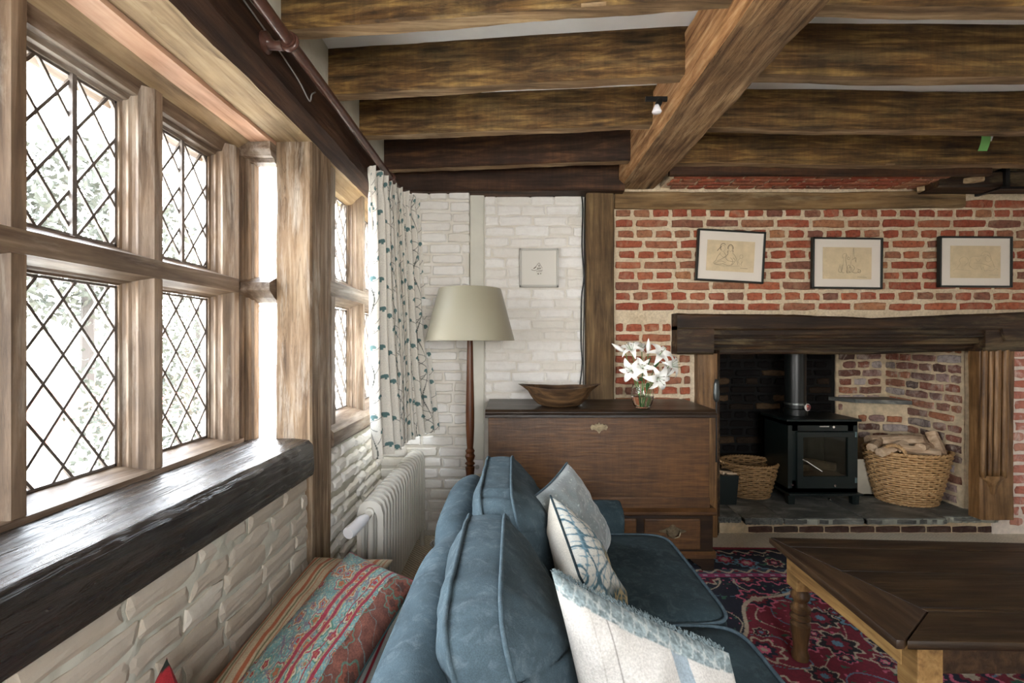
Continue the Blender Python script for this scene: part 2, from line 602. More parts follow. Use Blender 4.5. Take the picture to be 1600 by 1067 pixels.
# ------------------------------------------------------------------ bricks
def brick_mesh(name, l, h, m, seed, proud=.008, depth=.03, n=10, wob=.004, cham=.005):
    """one brick: face towards -Y, l along X, h along Z, uneven outline"""
    r = random.Random(seed)
    pts = []
    per = [(-.5, -.5), (-.17, -.5), (.17, -.5), (.5, -.5), (.5, .1), (.5, .5), (.17, .5), (-.17, .5), (-.5, .5), (-.5, -.1)]
    for (a, b) in per:
        cx = .0 if abs(a) < .5 or abs(b) < .5 else .0025
        x = a * l - math.copysign(cx, a) + r.uniform(-wob, wob)
        z = b * h - math.copysign(cx if abs(b) == .5 else 0, b) + r.uniform(-wob, wob) * .8
        pts.append((x, z))
    vs_, fs = [], []
    for (x, z) in pts:
        vs_.append((x, depth, z))
    for (x, z) in pts:
        vs_.append((x, -proud * .35, z))
    for (x, z) in pts:
        q = Vector((x, z))
        sx = 1 - cham * 2 / l
        sz = 1 - cham * 2 / h
        vs_.append((x * sx, -proud + r.uniform(-.0015, .0015), z * sz))
    vs_.append((r.uniform(-.01, .01), -proud - r.uniform(-.001, .003), 0))
    k = len(pts)
    for i in range(k):
        j = (i + 1) % k
        fs.append((i, j, k + j, k + i))
        fs.append((k + i, k + j, 2 * k + j, 2 * k + i))
        fs.append((2 * k + i, 2 * k + j, 3 * k))
    me = bpy.data.meshes.new(name)
    me.from_pydata(vs_, [], fs)
    fix_normals(me)
    me.materials.append(m)
    return me


class Bricks:
    def __init__(s, m, h=.056, proud=.008, wob=.004, lens=(.215, .102), cham=.005, nv=8, seed=1):
        s.sets = [[brick_mesh('brick', l, h, m, seed * 100 + i + k * 50, proud, wob=wob, cham=cham) for i in range(nv)] for k, l in enumerate(lens)]
        s.lens = lens
        s.h = h


def lay(parent, B, place, rot, u0, u1, z0, z1, pitch=.0713, gap=.018, excl=(), seed=0, bond='english', limit=300, jit=.0015, minlen=.035):
    """rows of separate bricks on a wall; place(u, z) gives the point on the wall face"""
    r = random.Random(seed)
    rows = int((z1 - z0) / pitch)
    cnt = len([c for c in parent.children if c.name.startswith('brick')])
    rl = root_loc(parent)
    for k in range(rows):
        zc = z0 + (k + .5) * pitch
        kind = k % 2 if bond == 'english' else None
        u = u0 - r.uniform(0, .12)
        i = 0
        while u < u1:
            t = kind if kind is not None else (0 if r.random() < .6 else 1)
            L = B.lens[t]
            a, b = max(u, u0), min(u + L, u1)
            u += L + gap
            i += 1
            for (ea, eb, ez0, ez1) in excl:
                if ez0 < zc < ez1 and a < eb and b > ea:
                    if a < ea:
                        b = ea
                    elif b > eb:
                        a = eb
                    else:
                        b = a
            if b - a < minlen or cnt >= limit:
                continue
            o = bpy.data.objects.new('brick', r.choice(B.sets[t]))
            C.objects.link(o)
            o.parent = parent
            uc = (a + b) / 2
            p = Vector(place(uc, zc + r.uniform(-jit, jit) * 1.6))
            o.location = p - rl
            o.rotation_euler = rot
            o.scale = ((b - a) / L, 1, r.uniform(.93, 1.05))
            cnt += 1


Rw = (0, 0, 0)
# ------------------------------------------------------------------ floor, ceiling, outer walls
struct('floor', MB().box(-.95, 4.45, -1.7, 3.22, -.06, 0), M['carpet'])
struct('ceiling', MB().box(-.95, 4.45, -1.7, 3.6, 2.575, 2.65), M['plaster'])


def wall_with_hole(name, mat, axis, c0, c1, a0, a1, h0, h1, v0=0, v1=2.6):
    mb = MB()
    for (p0, p1, q0, q1) in ((a0[0], a0[1], v0, v1), (a1[0], a1[1], v0, v1), (a0[1], a1[0], v0, h0), (a0[1], a1[0], h1, v1)):
        if axis == 'y':
            mb.box(p0, p1, c0, c1, q0, q1)
        else:
            mb.box(c0, c1, p0, p1, q0, q1)
    return struct(name, mb, mat)


wall_with_hole('wall_rear', M['plaster'], 'y', -1.75, -1.6, (-.95, -.1), (1.2, 4.45), .85, 2.05)  # unseen window opening, added and sized for fill daylight
struct('wall_right', MB().box(4.3, 4.45, -1.6, 3.5, 0, 2.6), M['plaster'])
wf = MB()
for x in (-.1, .53, 1.15):
    wf.box(x, x + .05, -1.72, -1.64, .85, 2.05)
wf.box(-.1, 1.2, -1.72, -1.64, .85, .91).box(-.1, 1.2, -1.72, -1.64, 1.99, 2.05)
w4 = struct('window_fill', wf, M['frame'])
obj('pane', MB().box(-.06, 1.16, -1.69, -1.684, .9, 2.0), M['pane'], w4)

# ------------------------------------------------------------------ left wall
mb = MB()


def rough_wall(mb, fn, nu, nv, amp, freq, nrm):
    """a wall face as a grid, pushed in and out unevenly"""
    def g(u, v):
        p = Vector(fn(u, v))
        k = noise.noise(p * freq) * amp + noise.noise(p * freq * 3.1) * amp * .5
        return p + Vector(nrm) * k
    return mb.grid(g, nu, nv)


mb.box(-1.15, -.885, -1.6, 3.3, -.02, .735)
rough_wall(mb, lambda u, v: (-.876, -1.6 + u * 4.9, 0 + v * .78), 420, 70, .011, 8, (1, 0, 0))
mb.box(-1.15, -.86, -1.6, -.1, .73, 2.3)
mb.box(-.95, -.80, -1.6, 3.3, 2.345, 2.6)
mb.box(-1.0, -.89, 2.22, 3.3, .73, .80)
mb.box(-1.3, -1.0, -.2, 2.05, 2.15, 2.2)
wl = struct('wall_left', mb, M['white_mortar_shaded'], smooth=.6)
BL = Bricks(M['white_brick_shaded'], .063, .008, .009, (.24, .17), .016, 12, 3)
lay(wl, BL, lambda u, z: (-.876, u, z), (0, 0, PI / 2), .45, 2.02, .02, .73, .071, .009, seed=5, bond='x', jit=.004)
BL2 = Bricks(M['white_brick'], .058, .020, .010, (.20, .12), .014, 8, 4)
lay(wl, BL2, lambda u, z: (-.878, u, z), (0, 0, PI / 2), 2.24, 3.15, .02, .80, .076, .012, seed=6, bond='x', jit=.006)

# ------------------------------------------------------------------ back wall, white half
mb = MB()
mb.box(-1.0, -.29, 3.19, 3.4, 0, 2.6)
mb.box(-.29, .70, 3.272, 3.4, 0, 2.6)
mb.box(-.29, .50, 3.262, 3.3, 0, 2.4)
rough_wall(mb, lambda u, v: (-.29 + u * .79, 3.252, v * 2.36), 60, 150, .006, 9, (0, -1, 0))
rough_wall(mb, lambda u, v: (-.95 + u * .66, 3.178, v * 2.36), 50, 150, .005, 9, (0, -1, 0))
wb_ = struct('wall_back', mb, M['white_mortar'], smooth=.6)
BW = Bricks(M['white_brick'], .060, .015, .005, (.205, .115), .006, 10, 7)
lay(wb_, BW, lambda u, z: (u, 3.176, z), Rw, -.88, -.285, .03, 2.33, .0713, .010, seed=8, bond='x', jit=.003)
BW2 = Bricks(M['white_brick'], .062, .008, .006, (.225, .16), .010, 10, 9)
lay(wb_, BW2, lambda u, z: (u, 3.248, z), Rw, -.185, .49, .88, 2.33, .0713, .008, seed=9, bond='x', jit=.003)
# painted flat stud between the two
mb = MB()
beam(mb, (-.238, 3.24, 0), (-.238, 3.24, 2.33), .098, .05, 30, .006, .003, 3)
tag(obj('painted_stud', mb, M['plaster_post'], smooth=.6), 'flat grey-white painted upright stud behind the floor lamp', 'post')

# ------------------------------------------------------------------ back wall, brick half and inglenook
mb = MB()
rough_wall(mb, lambda u, v: (.68 + u * 3.7, 3.20, 1.30 + v * 1.05), 200, 60, .006, 11, (0, -1, 0))
mb.box(.70, 4.4, 3.21, 3.5, 1.30, 2.6)
mb.box(.69, 1.30, 3.205, 3.5, 0, 1.31)
wr_ = struct('wall_back_right', mb, M['mortar'], smooth=.6)
mb = MB().box(3.25, 4.4, 3.205, 3.5, 0, 1.31)
rough_wall(mb, lambda u, v: (3.25 + u * 1.1, 3.20, v * 1.30), 60, 70, .006, 11, (0, -1, 0))
wp_ = struct('wall_pier_right', mb, M['mortar_pale'], smooth=.6)
BR = Bricks(M['brick'], .050, .009, .0045, (.212, .102), .004, 12, 11)
BP = Bricks(M['brick_pale'], .054, .006, .007, (.20, .10), .006, 10, 12)
lay(wr_, BR, lambda u, z: (u, 3.197, z), Rw, .70, 4.0, 1.500, 2.205, .0700, .026, seed=12)
lay(wr_, BR, lambda u, z: (u, 3.197, z), Rw, 3.06, 4.0, 2.19, 2.33, .0713, .021, seed=13)
lay(wr_, BR, lambda u, z: (u, 3.197, z), Rw, .70, 1.20, .86, 1.50, .0713, .021, excl=((1.07, 1.3, 1.2, 1.6),), seed=14)
lay(wp_, BP, lambda u, z: (u, 3.197, z), Rw, 3.36, 4.0, .05, 1.27, .0713, .024, seed=15)

mb = MB()
rough_wall(mb, lambda u, v: (1.22 + u * 2.0, 4.05, v * 2.3), 60, 60, .02, 4, (0, -1, 0))
mb.box(1.0, 3.5, 4.07, 4.2, 0, 2.4)
mb.box(1.1, 1.24, 3.5, 4.1, 0, 2.4)
mb.box(1.1, 3.4, 3.4, 4.1, 2.30, 2.4)
wi = struct('wall_inglenook_back', mb, M['soot'], smooth=.6)
BS = Bricks(M['soot_brick'], .054, .012, .006, (.20, .10), .006, 8, 21)
lay(wi, BS, lambda u, z: (u, 4.04, z), Rw, 1.3, 2.72, .14, 1.25, .0713, .022, seed=22)
BF = Bricks(M['brick_fire'], .053, .010, .006, (.20, .10), .005, 14, 17)
lay(wi, BF, lambda u, z: (u, 4.03, z), Rw, 2.78, 3.14, .14, 1.3, .0713, .022, seed=23)
mb = MB().box(3.2, 3.4, 3.34, 4.1, 0, 2.3)
rough_wall(mb, lambda u, v: (3.19, 3.34 + u * .72, v * 1.5), 50, 90, .006, 9, (-1, 0, 0))
wir = struct('wall_inglenook_right', mb, M['mortar_fire'], smooth=.6)
lay(wir, BF, lambda u, z: (3.187, u, z), (0, 0, -PI / 2), 3.36, 4.03, .13, 1.42, .072, .022, seed=24, bond='x')
struct('trim_3', MB().box(2.76, 3.2, 4.032, 4.06, .12, 1.45), M['mortar_fire'])
# splayed back corner of the inglenook, brick with a slate ledge
mb = MB()
mb.prism([(2.78, 4.06), (2.86, 3.93), (3.19, 3.80), (3.19, 4.06)], .12, .80, 'z')
sp = struct('trim_2', mb, M['mortar_fire'])
an = math.atan2(-.13, .33)
lay(sp, BF, lambda u, z: (2.87 + u * math.cos(an), 3.925 + u * math.sin(an), z), (0, 0, an), .0, .33, .13, .76, .072, .02, seed=25)
mb = MB()
mb.prism([(2.70, 4.04), (2.80, 3.86), (3.16, 3.74), (3.19, 4.04)], .80, .83, 'z')
tag(obj('slate_ledge', mb, M['slate']), 'dark slate ledge projecting from the hearth back corner', 'ledge')

# brick soffit between last joist and the chimney wall
mb = MB()
mb.box(1.0, 2.76, 2.935, 3.24, 2.335, 2.40)
ts = struct('trim_1', mb, M['mortar'])
lay(ts, BR, lambda u, z: (u, z, 2.335), (PI / 2, 0, 0), 1.02, 2.74, 2.94, 3.20, .065, .012, seed=31)

# ------------------------------------------------------------------ hearth
he = struct('hearth', MB().box(1.37, 3.30, 3.215, 4.1, 0, .09), M['mortar_fire'])
mb_edges = [(1.38, 1.55), (1.555, 1.81), (1.82, 2.35), (2.365, 2.90), (2.91, 3.29)]
for i, (a, b) in enumerate(mb_edges):
    rr = random.Random(40 + i)
    y0 = 3.165 if 0 < i < 4 else 3.20
    mb = MB()
    n = 14
    prof = [(a + (b - a) * k / n, y0 + rr.uniform(-.008, .01)) for k in range(n + 1)]
    poly = prof + [(b, 4.04), (a, 4.04)]
    top = .12 if i else .112
    zb = .080 if i in (2, 3) else .088
    mb.prism(poly, zb, top, 'z')
    # broken lower arris in front
    mb.prism([(x, y - .008) for (x, y) in prof] + [(b, y0 + .05), (a, y0 + .05)], zb + .004, top - .010, 'z')
    obj('stone_slab', mb, M['slate'], he)
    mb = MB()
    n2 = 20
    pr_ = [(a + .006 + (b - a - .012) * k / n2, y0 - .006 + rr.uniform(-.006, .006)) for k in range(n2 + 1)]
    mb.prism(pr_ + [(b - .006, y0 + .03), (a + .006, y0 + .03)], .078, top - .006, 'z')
    obj('broken_edge', mb, M['slate_edge_lit'] if i > 1 else M['slate'], he)  # front strip, paler on the right slabs as if catching light
x = 1.60
rr = random.Random(3)
BH = brick_mesh('brick', .165, .042, brick_mat('dark_plinth_brick', [(0, (.06, .03, .025)), (.5, (.11, .055, .04)), (1, (.05, .045, .04))], (.3, .25, .2), .4, .8, .3), 61, .004)
while x < 3.24:
    o = bpy.data.objects.new('brick', BH)
    C.objects.link(o)
    o.parent = he
    o.location = Vector((x + .085, 3.213, .026)) - he.location
    x += .173

# ------------------------------------------------------------------ chimney timbers
mb = MB()
beam(mb, (.69, 3.21, 2.252), (3.04, 3.21, 2.262), .07, .115, 50, .006, .006, 5, bow=(0, -.012))
tag(obj('wall_plate_timber', mb, M['lintel'], smooth=.7), 'long brown timber set in the wall above the red bricks', 'beam')
mt = thing('mantel_beam', 'massive dark oak mantel beam across the fireplace opening', 'beam', (2.6, 3.2, 1.2))
mb = MB()


def edge_beam(mb, xs, zb, zt, y0, y1, amp=.004, seed=0, zfun=None):
    """wide board along X, its lower and upper edges following zb and zt"""
    n = len(xs)
    so = Vector((seed, 2 * seed, 0))
    rows = []
    for i, x in enumerate(xs):
        a, b = zb(x), zt(x)
        ring = []
        for (y, z) in ((y0 + .012, a), (y0, a + .012), (y0, a + (b - a) * .33), (y0, a + (b - a) * .66), (y0, b - .012), (y0 + .012, b), (y1, b), (y1, a)):
            p = Vector((x, y, z))
            k = noise.noise(p * 5 + so) * amp + noise.noise(p * 22 + so) * amp * .5
            ring.append((x, y - k, z + k * .6))
        rows.append(ring)
    base = len(mb.v)
    for r_ in rows:
        mb.v.extend(r_)
    for i in range(n - 1):
        for k in range(8):
            l = (k + 1) % 8
            mb.f.append((base + i * 8 + k, base + i * 8 + l, base + (i + 1) * 8 + l, base + (i + 1) * 8 + k))
    mb.f.append(tuple(base + k for k in range(8)))
    mb.f.append(tuple(base + (n - 1) * 8 + k for k in range(8)))
    return mb


def lin(x, pts):
    return float(np.interp(x, [p[0] for p in pts], [p[1] for p in pts]))


top = lambda x: lin(x, [(1.08, 1.485), (1.9, 1.475), (2.35, 1.452), (2.9, 1.475), (3.5, 1.50), (4.3, 1.50)])
xs = [1.078 + (4.25 - 1.078) * i / 120 for i in range(121)]
edge_beam(mb, xs, lambda x: 1.375 if x < 3.2 else 1.30, top, 3.085, 3.30, .006, 1)
obj('beam_face', mb, M['mantel'], mt, smooth=.7)
mb = MB()
edge_beam(mb, [1.078 + .24 * i / 12 for i in range(13)], lambda x: 1.215, lambda x: 1.40, 3.09, 3.30, .004, 2)
edge_beam(mb, [3.10 + .26 * i / 12 for i in range(13)], lambda x: 1.235, lambda x: 1.40, 3.10, 3.30, .004, 4)
edge_beam(mb, [3.34 + .9 * i / 40 for i in range(41)], lambda x: 1.27 + .02 * math.sin(x * 9), lambda x: 1.40, 3.10, 3.30, .006, 3)
obj('end_block', mb, M['mantel'], mt, smooth=.7)
xs = [1.30 + (3.16 - 1.30) * i / 70 for i in range(71)]
b1 = lambda x: lin(x, [(1.3, 1.318), (2.4, 1.322), (3.0, 1.322), (3.16, 1.33)])
for nm, dz, y0, s in (('moulding', 0, 3.115, 5), ('moulding', -.042, 3.15, 6), ('moulding', -.075, 3.19, 7)):
    mb = MB()
    edge_beam(mb, xs, lambda x: b1(x) + dz, lambda x: 1.40, y0, y0 + .16, .003, s)
    mb.tube([(x, y0 + .004, b1(x) + dz + .014) for x in xs], .013, 8)
    obj(nm, mb, M['mantel'], mt, smooth=.7)
mb = MB()
edge_beam(mb, xs, lambda x: lin(x, [(1.3, 1.215), (2.45, 1.212), (3.08, 1.235), (3.16, 1.29)]), lambda x: 1.30, 3.225, 3.40, .003, 8)
obj('inner_lintel', mb, M['mantel'], mt, smooth=.7)

jr = thing('fireplace_jamb', 'carved oak jamb with rounded rolls right of the log basket', 'post', (3.2, 3.2, .12))
mb = MB()
beam(mb, (3.215, 3.18, .12), (3.215, 3.18, 1.25), .225, .10, 40, .012, .006, 9)
obj('board', mb, M['jamb'], jr, smooth=.7)
for k, (x, r_) in enumerate(((3.115, .017), (3.158, .014), (3.20, .021), (3.252, .021))):
    mb = MB()
    tpz = 1.27 + (.03 if k > 1 else 0)
    mb.tube([(x - .012 * (1 - i / 20), 3.122, .405 + (tpz - .405) * i / 20) for i in range(21)], [r_ * .9] + [r_] * 19 + [r_ * .7], 10)
    obj('roll_moulding', mb, M['jamb'], jr, smooth=True)
mb = MB()
mb.lathe([(.012, 0), (.022, .01), (.03, .05), (.05, .085), (.078, .11), (.08, .13)], (3.18, 3.135, .285), 16, 1, .45)
obj('pendant_stop', mb, M['jamb'], jr, smooth=.6)
jl_ = thing('fireplace_jamb', 'plain oak jamb post rising behind the chest at its right end', 'post', (1.3, 3.2, 0))
mb = MB()
beam(mb, (1.30, 3.22, 0), (1.30, 3.22, 1.22), .135, .16, 30, .01, .005, 10)
obj('board', mb, M['jamb'], jl_, smooth=.7)
mb = MB()
for x in (1.375, 1.40):
    mb.tube([(x, 3.19 + (x - 1.375) * 1.5, .0 + 1.24 * i / 10) for i in range(11)], .016, 8)
obj('roll_moulding', mb, M['mantel'], jl_, smooth=True)
mb = MB()
beam(mb, (.592, 3.215, 0), (.592, 3.215, 2.31), .185, .10, 50, .008, .006, 11)
tag(obj('timber_post', mb, M['wallpost'], smooth=.7), 'dark oak wall post between the white and the red brickwork', 'post')

# ------------------------------------------------------------------ ceiling timbers
mb = MB()
beam(mb, (.8425, -1.6, 2.4525), (.8425, 3.30, 2.4525), .285, .245, 110, .03, .010, 21, 4.5)
mo = obj('main_beam', mb, M['mainbeam'], smooth=.8, origin=(.84, .8, 2.33))
mo.data.materials.append(M['broken'])
for p in mo.data.polygons:
    if p.normal.x < -.45 and p.normal.z < .3:
        p.material_index = 1
tag(mo, 'huge hewn oak beam running from the fireplace wall towards the viewer', 'beam')
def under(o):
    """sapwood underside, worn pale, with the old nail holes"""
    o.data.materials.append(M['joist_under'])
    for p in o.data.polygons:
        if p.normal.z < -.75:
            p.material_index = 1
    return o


left = [('E', 1.68, 1.50, 1.08), ('D', 2.10, 1.945, 1.08), ('C', 2.52, 2.39, 1.08), ('B', 3.0, 2.84, 1.075)]
labL = {'E': 'left oak joist at the top edge of the picture', 'D': 'second left joist, broad oak face nearest below the white plaster gap',
        'C': 'third left joist, its right end beside the small spotlight', 'B': 'fourth left joist, darker and reddish, next before the wall'}
g = 'oak joists left of the main beam'
for n_, ya, yb, zb in left:
    mb = MB()
    beam(mb, (-.84, ya, H + (zb + 1.285) / 2), (.74, yb, H + (zb + 1.285) / 2), .072, 1.285 - zb, 40, .008, .008, ord(n_), 3.5)
    jo = tag(obj('ceiling_joist', mb, M['joist_red' if n_ == 'B' else 'joist'], smooth=.7), labL[n_], 'beam', g)
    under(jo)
for i, (ya, yb) in enumerate(((1.25, 1.1), (.82, .7), (.4, .3), (-.02, -.1), (-.45, -.5), (-.9, -.95))):
    mb = MB()
    beam(mb, (-.84, ya, H + 1.18), (.74, yb, H + 1.18), .072, .2, 16, .008, .008, 70 + i, 3.5)
    tag(obj('ceiling_joist', mb, M['joist'], smooth=.7), ['first', 'second', 'third', 'fourth', 'fifth', 'sixth'][i] + ' joist beyond the top edge of the picture, left of the main beam', 'beam', g)
mb = MB()
beam(mb, (-.95, 3.21, H + 1.14), (.74, 3.19, H + 1.14), .18, .30, 30, .01, .006, 33, 3.5)
tag(obj('wall_plate', mb, M['joist_red'], smooth=.7), 'very dark timber along the top of the white brick wall', 'beam')
g = 'oak joists right of the main beam'
for n_, ya, yb, zb, lb in (('E', 1.55, 1.56, 1.08, 'right joist touching the top edge of the picture'), ('D', 1.935, 1.965, 1.075, 'broad right joist below the wide white plaster strip'),
                           ('C', 2.425, 2.47, 1.08, 'right joist with a large knot near its far end'), ('B', 2.865, 2.90, 1.07, 'right joist with the green tape, nearest the brick soffit')):
    mb = MB()
    beam(mb, (.95, ya, H + (zb + 1.285) / 2), (4.32, yb, H + (zb + 1.285) / 2), .078, 1.285 - zb, 60, .008, .010, ord(n_) + 40, 2.5, bow=(0, -.006))
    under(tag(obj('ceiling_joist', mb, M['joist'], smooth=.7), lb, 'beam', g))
for i, y in enumerate((1.15, .72, .3, -.12, -.55, -.98)):
    mb = MB()
    beam(mb, (.95, y, H + 1.18), (4.32, y, H + 1.18), .078, .2, 16, .008, .008, 90 + i, 3.5)
    tag(obj('ceiling_joist', mb, M['joist'], smooth=.7), ['first', 'second', 'third', 'fourth', 'fifth', 'sixth'][i] + ' joist beyond the top edge of the picture, right of the main beam', 'beam', g)
mb = MB()
beam(mb, (.97, 2.925, H + 1.075), (2.95, 2.925, H + 1.075), .035, .105, 30, .004, .003, 44)
tag(obj('edge_board', mb, M['joist_red'], smooth=.7), 'thin dark red board hanging below the last right joist', 'board')
mb = MB()
beam(mb, (2.72, 3.10, H + 1.035), (4.3, 3.06, H + 1.035), .17, .10, 30, .012, .006, 45)
tr = thing('trimmer_beam', 'short dark trimmer timber in an iron strap at the upper right', 'beam', (3.4, 3.1, 2.29))
obj('beam_face', mb, M['mantel'], tr, smooth=.7)
mb = MB()
mb.box(3.115, 3.14, 2.985, 3.19, H + .975, H + 1.10).box(3.08, 4.0, 2.985, 3.02, H + .962, H + .977)
obj('iron_strap', mb, M['black'], tr)
mb = MB()
beam(mb, (2.70, 3.16, H + 1.01), (2.96, 2.97, H + 1.025), .04, .035, 12, .004, .003, 46)
tag(obj('diagonal_strut', mb, M['soffit'], smooth=.7), 'small pale diagonal strut by the brick soffit', 'strut')

# header over the windows
hd = thing('header_beam', 'dark oak header beam over the leaded windows, behind the curtain pole', 'beam', (-.9, 1, 2.14))


def loft_y(mb, poly, y0, y1, ns, amp, seed=0):
    n = len(poly)
    base = len(mb.v)
    so = Vector((seed, 0, seed))
    for i in range(ns + 1):
        y = y0 + (y1 - y0) * i / ns
        for (x, z) in poly:
            p = Vector((x, y, z))
            k = noise.noise(p * 4 + so) * amp + noise.noise(p * 17 + so) * amp * .4
            mb.v.append((x + k, y, z + k * .7))
    for i in range(ns):
        for k in range(n):
            l = (k + 1) % n
            mb.f.append((base + i * n + k, base + i * n + l, base + (i + 1) * n + l, base + (i + 1) * n + k))
    mb.f.append(tuple(base + k for k in range(n)))
    mb.f.append(tuple(base + ns * n + k for k in range(n)))
    return mb


mb = loft_y(MB(), [(-.80, 2.345), (-.80, 2.27), (-.80, 2.20), (-.825, 2.172), (-.85, 2.147), (-.91, 2.148), (-1.0, 2.148), (-1.0, 2.345)], -1.6, 3.22, 160, .006, 1)
ho = obj('beam_face', mb, M['header'], hd, smooth=.5)
ho.data.materials.append(M['soffit'])  # beam's lit underside: the light is put into a paler colour
for p in ho.data.polygons:
    if p.normal.z < -.85:
        p.material_index = 1
mb = loft_y(MB(), [(-.855, 2.147), (-1.0, 2.146), (-1.0, 2.160), (-.855, 2.160)], -.1, 2.04, 60, .004, 2)
obj('soffit_board', mb, M['soffit'], hd, smooth=.5)
mb = loft_y(MB(), [(-1.004, 2.132), (-1.085, 2.128), (-1.085, 2.160), (-1.004, 2.160)], -.1, 2.04, 60, .003, 3)
obj('soffit_board', mb, M['soffit_red_lit'], hd, smooth=.5)
mb = loft_y(MB(), [(-1.087, 2.135), (-1.165, 2.085), (-1.22, 2.085), (-1.22, 2.160), (-1.087, 2.160)], -.1, 2.04, 60, .003, 4)
obj('soffit_board', mb, M['soffit'], hd, smooth=.5)

# corner post and sills
mb = MB()
beam(mb, (-.928, 2.12, 0), (-.928, 2.12, 2.15), .155, .22, 60, .008, .005, 51)
tag(obj('corner_post', mb, M['post'], smooth=.7), 'stout weathered oak post where the bay meets the wall', 'post')
mb = loft_y(MB(), [(-.845, .735), (-.838, .76), (-.842, .86), (-.86, .884), (-.93, .888), (-1.0, .886), (-1.08, .884), (-1.19, .88), (-1.19, .735)], -.1, 2.015, 160, .007, 6)
tag(obj('window_seat_sill', mb, M['sill'], smooth=.6), 'deep dark worn oak sill under the bay window', 'sill')
# ------------------------------------------------------------------ leaded windows
PROF = [(-.03, .05), (0, .065), (.012, .065), (.014, .056), (.022, .052), (.030, .053), (.036, .046), (.044, .042), (.052, .042), (.062, .034), (.072, .024), (.083, .017)]


def mull_z(mb, xg, yc, z0, z1, s=1.0):
    poly = [(xg + d, yc - w * s) for (d, w) in PROF] + [(xg + d, yc + w * s) for (d, w) in PROF[::-1]]
    return mb.prism(poly, z0, z1, 'z')


PROFT = [(-.03, .05), (0, .060), (.012, .060), (.014, .054), (.022, .051), (.030, .052), (.036, .046), (.05, .042), (.062, .038), (.072, .034), (.088, .029)]


def mull_y(mb, xg, zc, y0, y1, s=1.0, sh=0):
    poly = [(xg + d, zc - w * s) for (d, w) in PROFT] + [(xg + d, zc + w * s) for (d, w) in PROFT[::-1]]
    return mb.prism(poly, y0, y1, 'y')


def clip(poly, u0, u1, v0, v1):
    for ax, lim, sg in ((0, u0, 1), (0, u1, -1), (1, v0, 1), (1, v1, -1)):
        out = []
        for i in range(len(poly)):
            a, b = poly[i], poly[(i + 1) % len(poly)]
            da, db = (a[ax] - lim) * sg, (b[ax] - lim) * sg
            if da >= 0:
                out.append(a)
            if (da >= 0) != (db >= 0):
                t = da / (da - db)
                out.append((a[0] + (b[0] - a[0]) * t, a[1] + (b[1] - a[1]) * t))
        poly = out
        if not poly:
            return []
    return poly


def area(p):
    return abs(sum(p[i][0] * p[(i + 1) % len(p)][1] - p[(i + 1) % len(p)][0] * p[i][1] for i in range(len(p)))) / 2


def lead_light(parent, X, y0, y1, z0, z1, dw=.108, dh=.148, ph=(0, 0), bar=False, seed=0):
    """lattice of lead cames with a separate glass quarry in every diamond"""
    r = random.Random(seed)
    mb = MB()
    cw = .0038
    oy, oz = y0 + ph[0] * dw, z0 + ph[1] * dh
    nu, nv = int((y1 - y0) / dw) + 3, int((z1 - z0) / dh) + 3
    # cames: lines through the lattice, clipped to the opening
    for sg in (1, -1):
        L = math.hypot(dw, dh)
        nx, nz = dh / L, -sg * dw / L
        for k in range(-2 * (nu + nv), 2 * (nu + nv)):
            py, pz = oy + k * dw, oz
            dy, dz = dw / L, sg * dh / L
            q = [(py - dy * 4 - nx * cw, pz - dz * 4 - nz * cw), (py + dy * 4 - nx * cw, pz + dz * 4 - nz * cw),
                 (py + dy * 4 + nx * cw, pz + dz * 4 + nz * cw), (py - dy * 4 + nx * cw, pz - dz * 4 + nz * cw)]
            c = clip(q, y0, y1, z0, z1)
            if len(c) >= 3 and area(c) > 2e-5:
                n = len(c)
                base = len(mb.v)
                for xx in (X - .004, X + .004):
                    for (a, b) in c:
                        mb.v.append((xx + (.0008 if sg > 0 else 0), a, b))
                for i in range(n):
                    j = (i + 1) % n
                    mb.f.append((base + i, base + j, base + n + j, base + n + i))
                mb.f.append(tuple(base + i for i in range(n)))
                mb.f.append(tuple(base + n + i for i in range(n)))
    mb.box(X - .005, X + .005, y0, y0 + .007, z0, z1).box(X - .005, X + .005, y1 - .007, y1, z0, z1)
    mb.box(X - .005, X + .005, y0, y1, z0, z0 + .007).box(X - .005, X + .005, y0, y1, z1 - .007, z1)
    if bar:
        mb.box(X + .002, X + .014, (y0 + y1) / 2 - .007, (y0 + y1) / 2 + .007, z0, z1)
    ll = obj('leaded_light', mb, M['lead'], parent)
    for i in range(-nu - 1, 2 * nu + 2):
        for j in range(-2, 2 * nv + 2):
            cy = oy + i * dw + (dw / 2 if j % 2 else 0)
            cz = oz + j * dh / 2 + dh / 2 * 0
            # diamonds centred between came crossings
            cy2 = cy + dw / 2
            d = [(cy2 - dw / 2 + .002, cz), (cy2, cz + dh / 2 - .002), (cy2 + dw / 2 - .002, cz), (cy2, cz - dh / 2 + .002)]
            c = clip(d, y0 + .003, y1 - .003, z0 + .003, z1 - .003)
            if len(c) < 3 or area(c) < 8e-5:
                continue
            ty, tz = r.uniform(-.02, .02), r.uniform(-.02, .02)
            m2 = MB()
            n = len(c)
            for xx in (X - .0012, X + .0012):
                for (a, b) in c:
                    m2.v.append((xx + (a - cy2) * ty + (b - cz) * tz, a, b))
            for q in range(n):
                w = (q + 1) % n
                m2.f.append((q, w, n + w, n + q))
            m2.f.append(tuple(range(n))[::-1])
            m2.f.append(tuple(n + q for q in range(n)))
            obj('pane', m2, M['pane'], ll)
    return ll


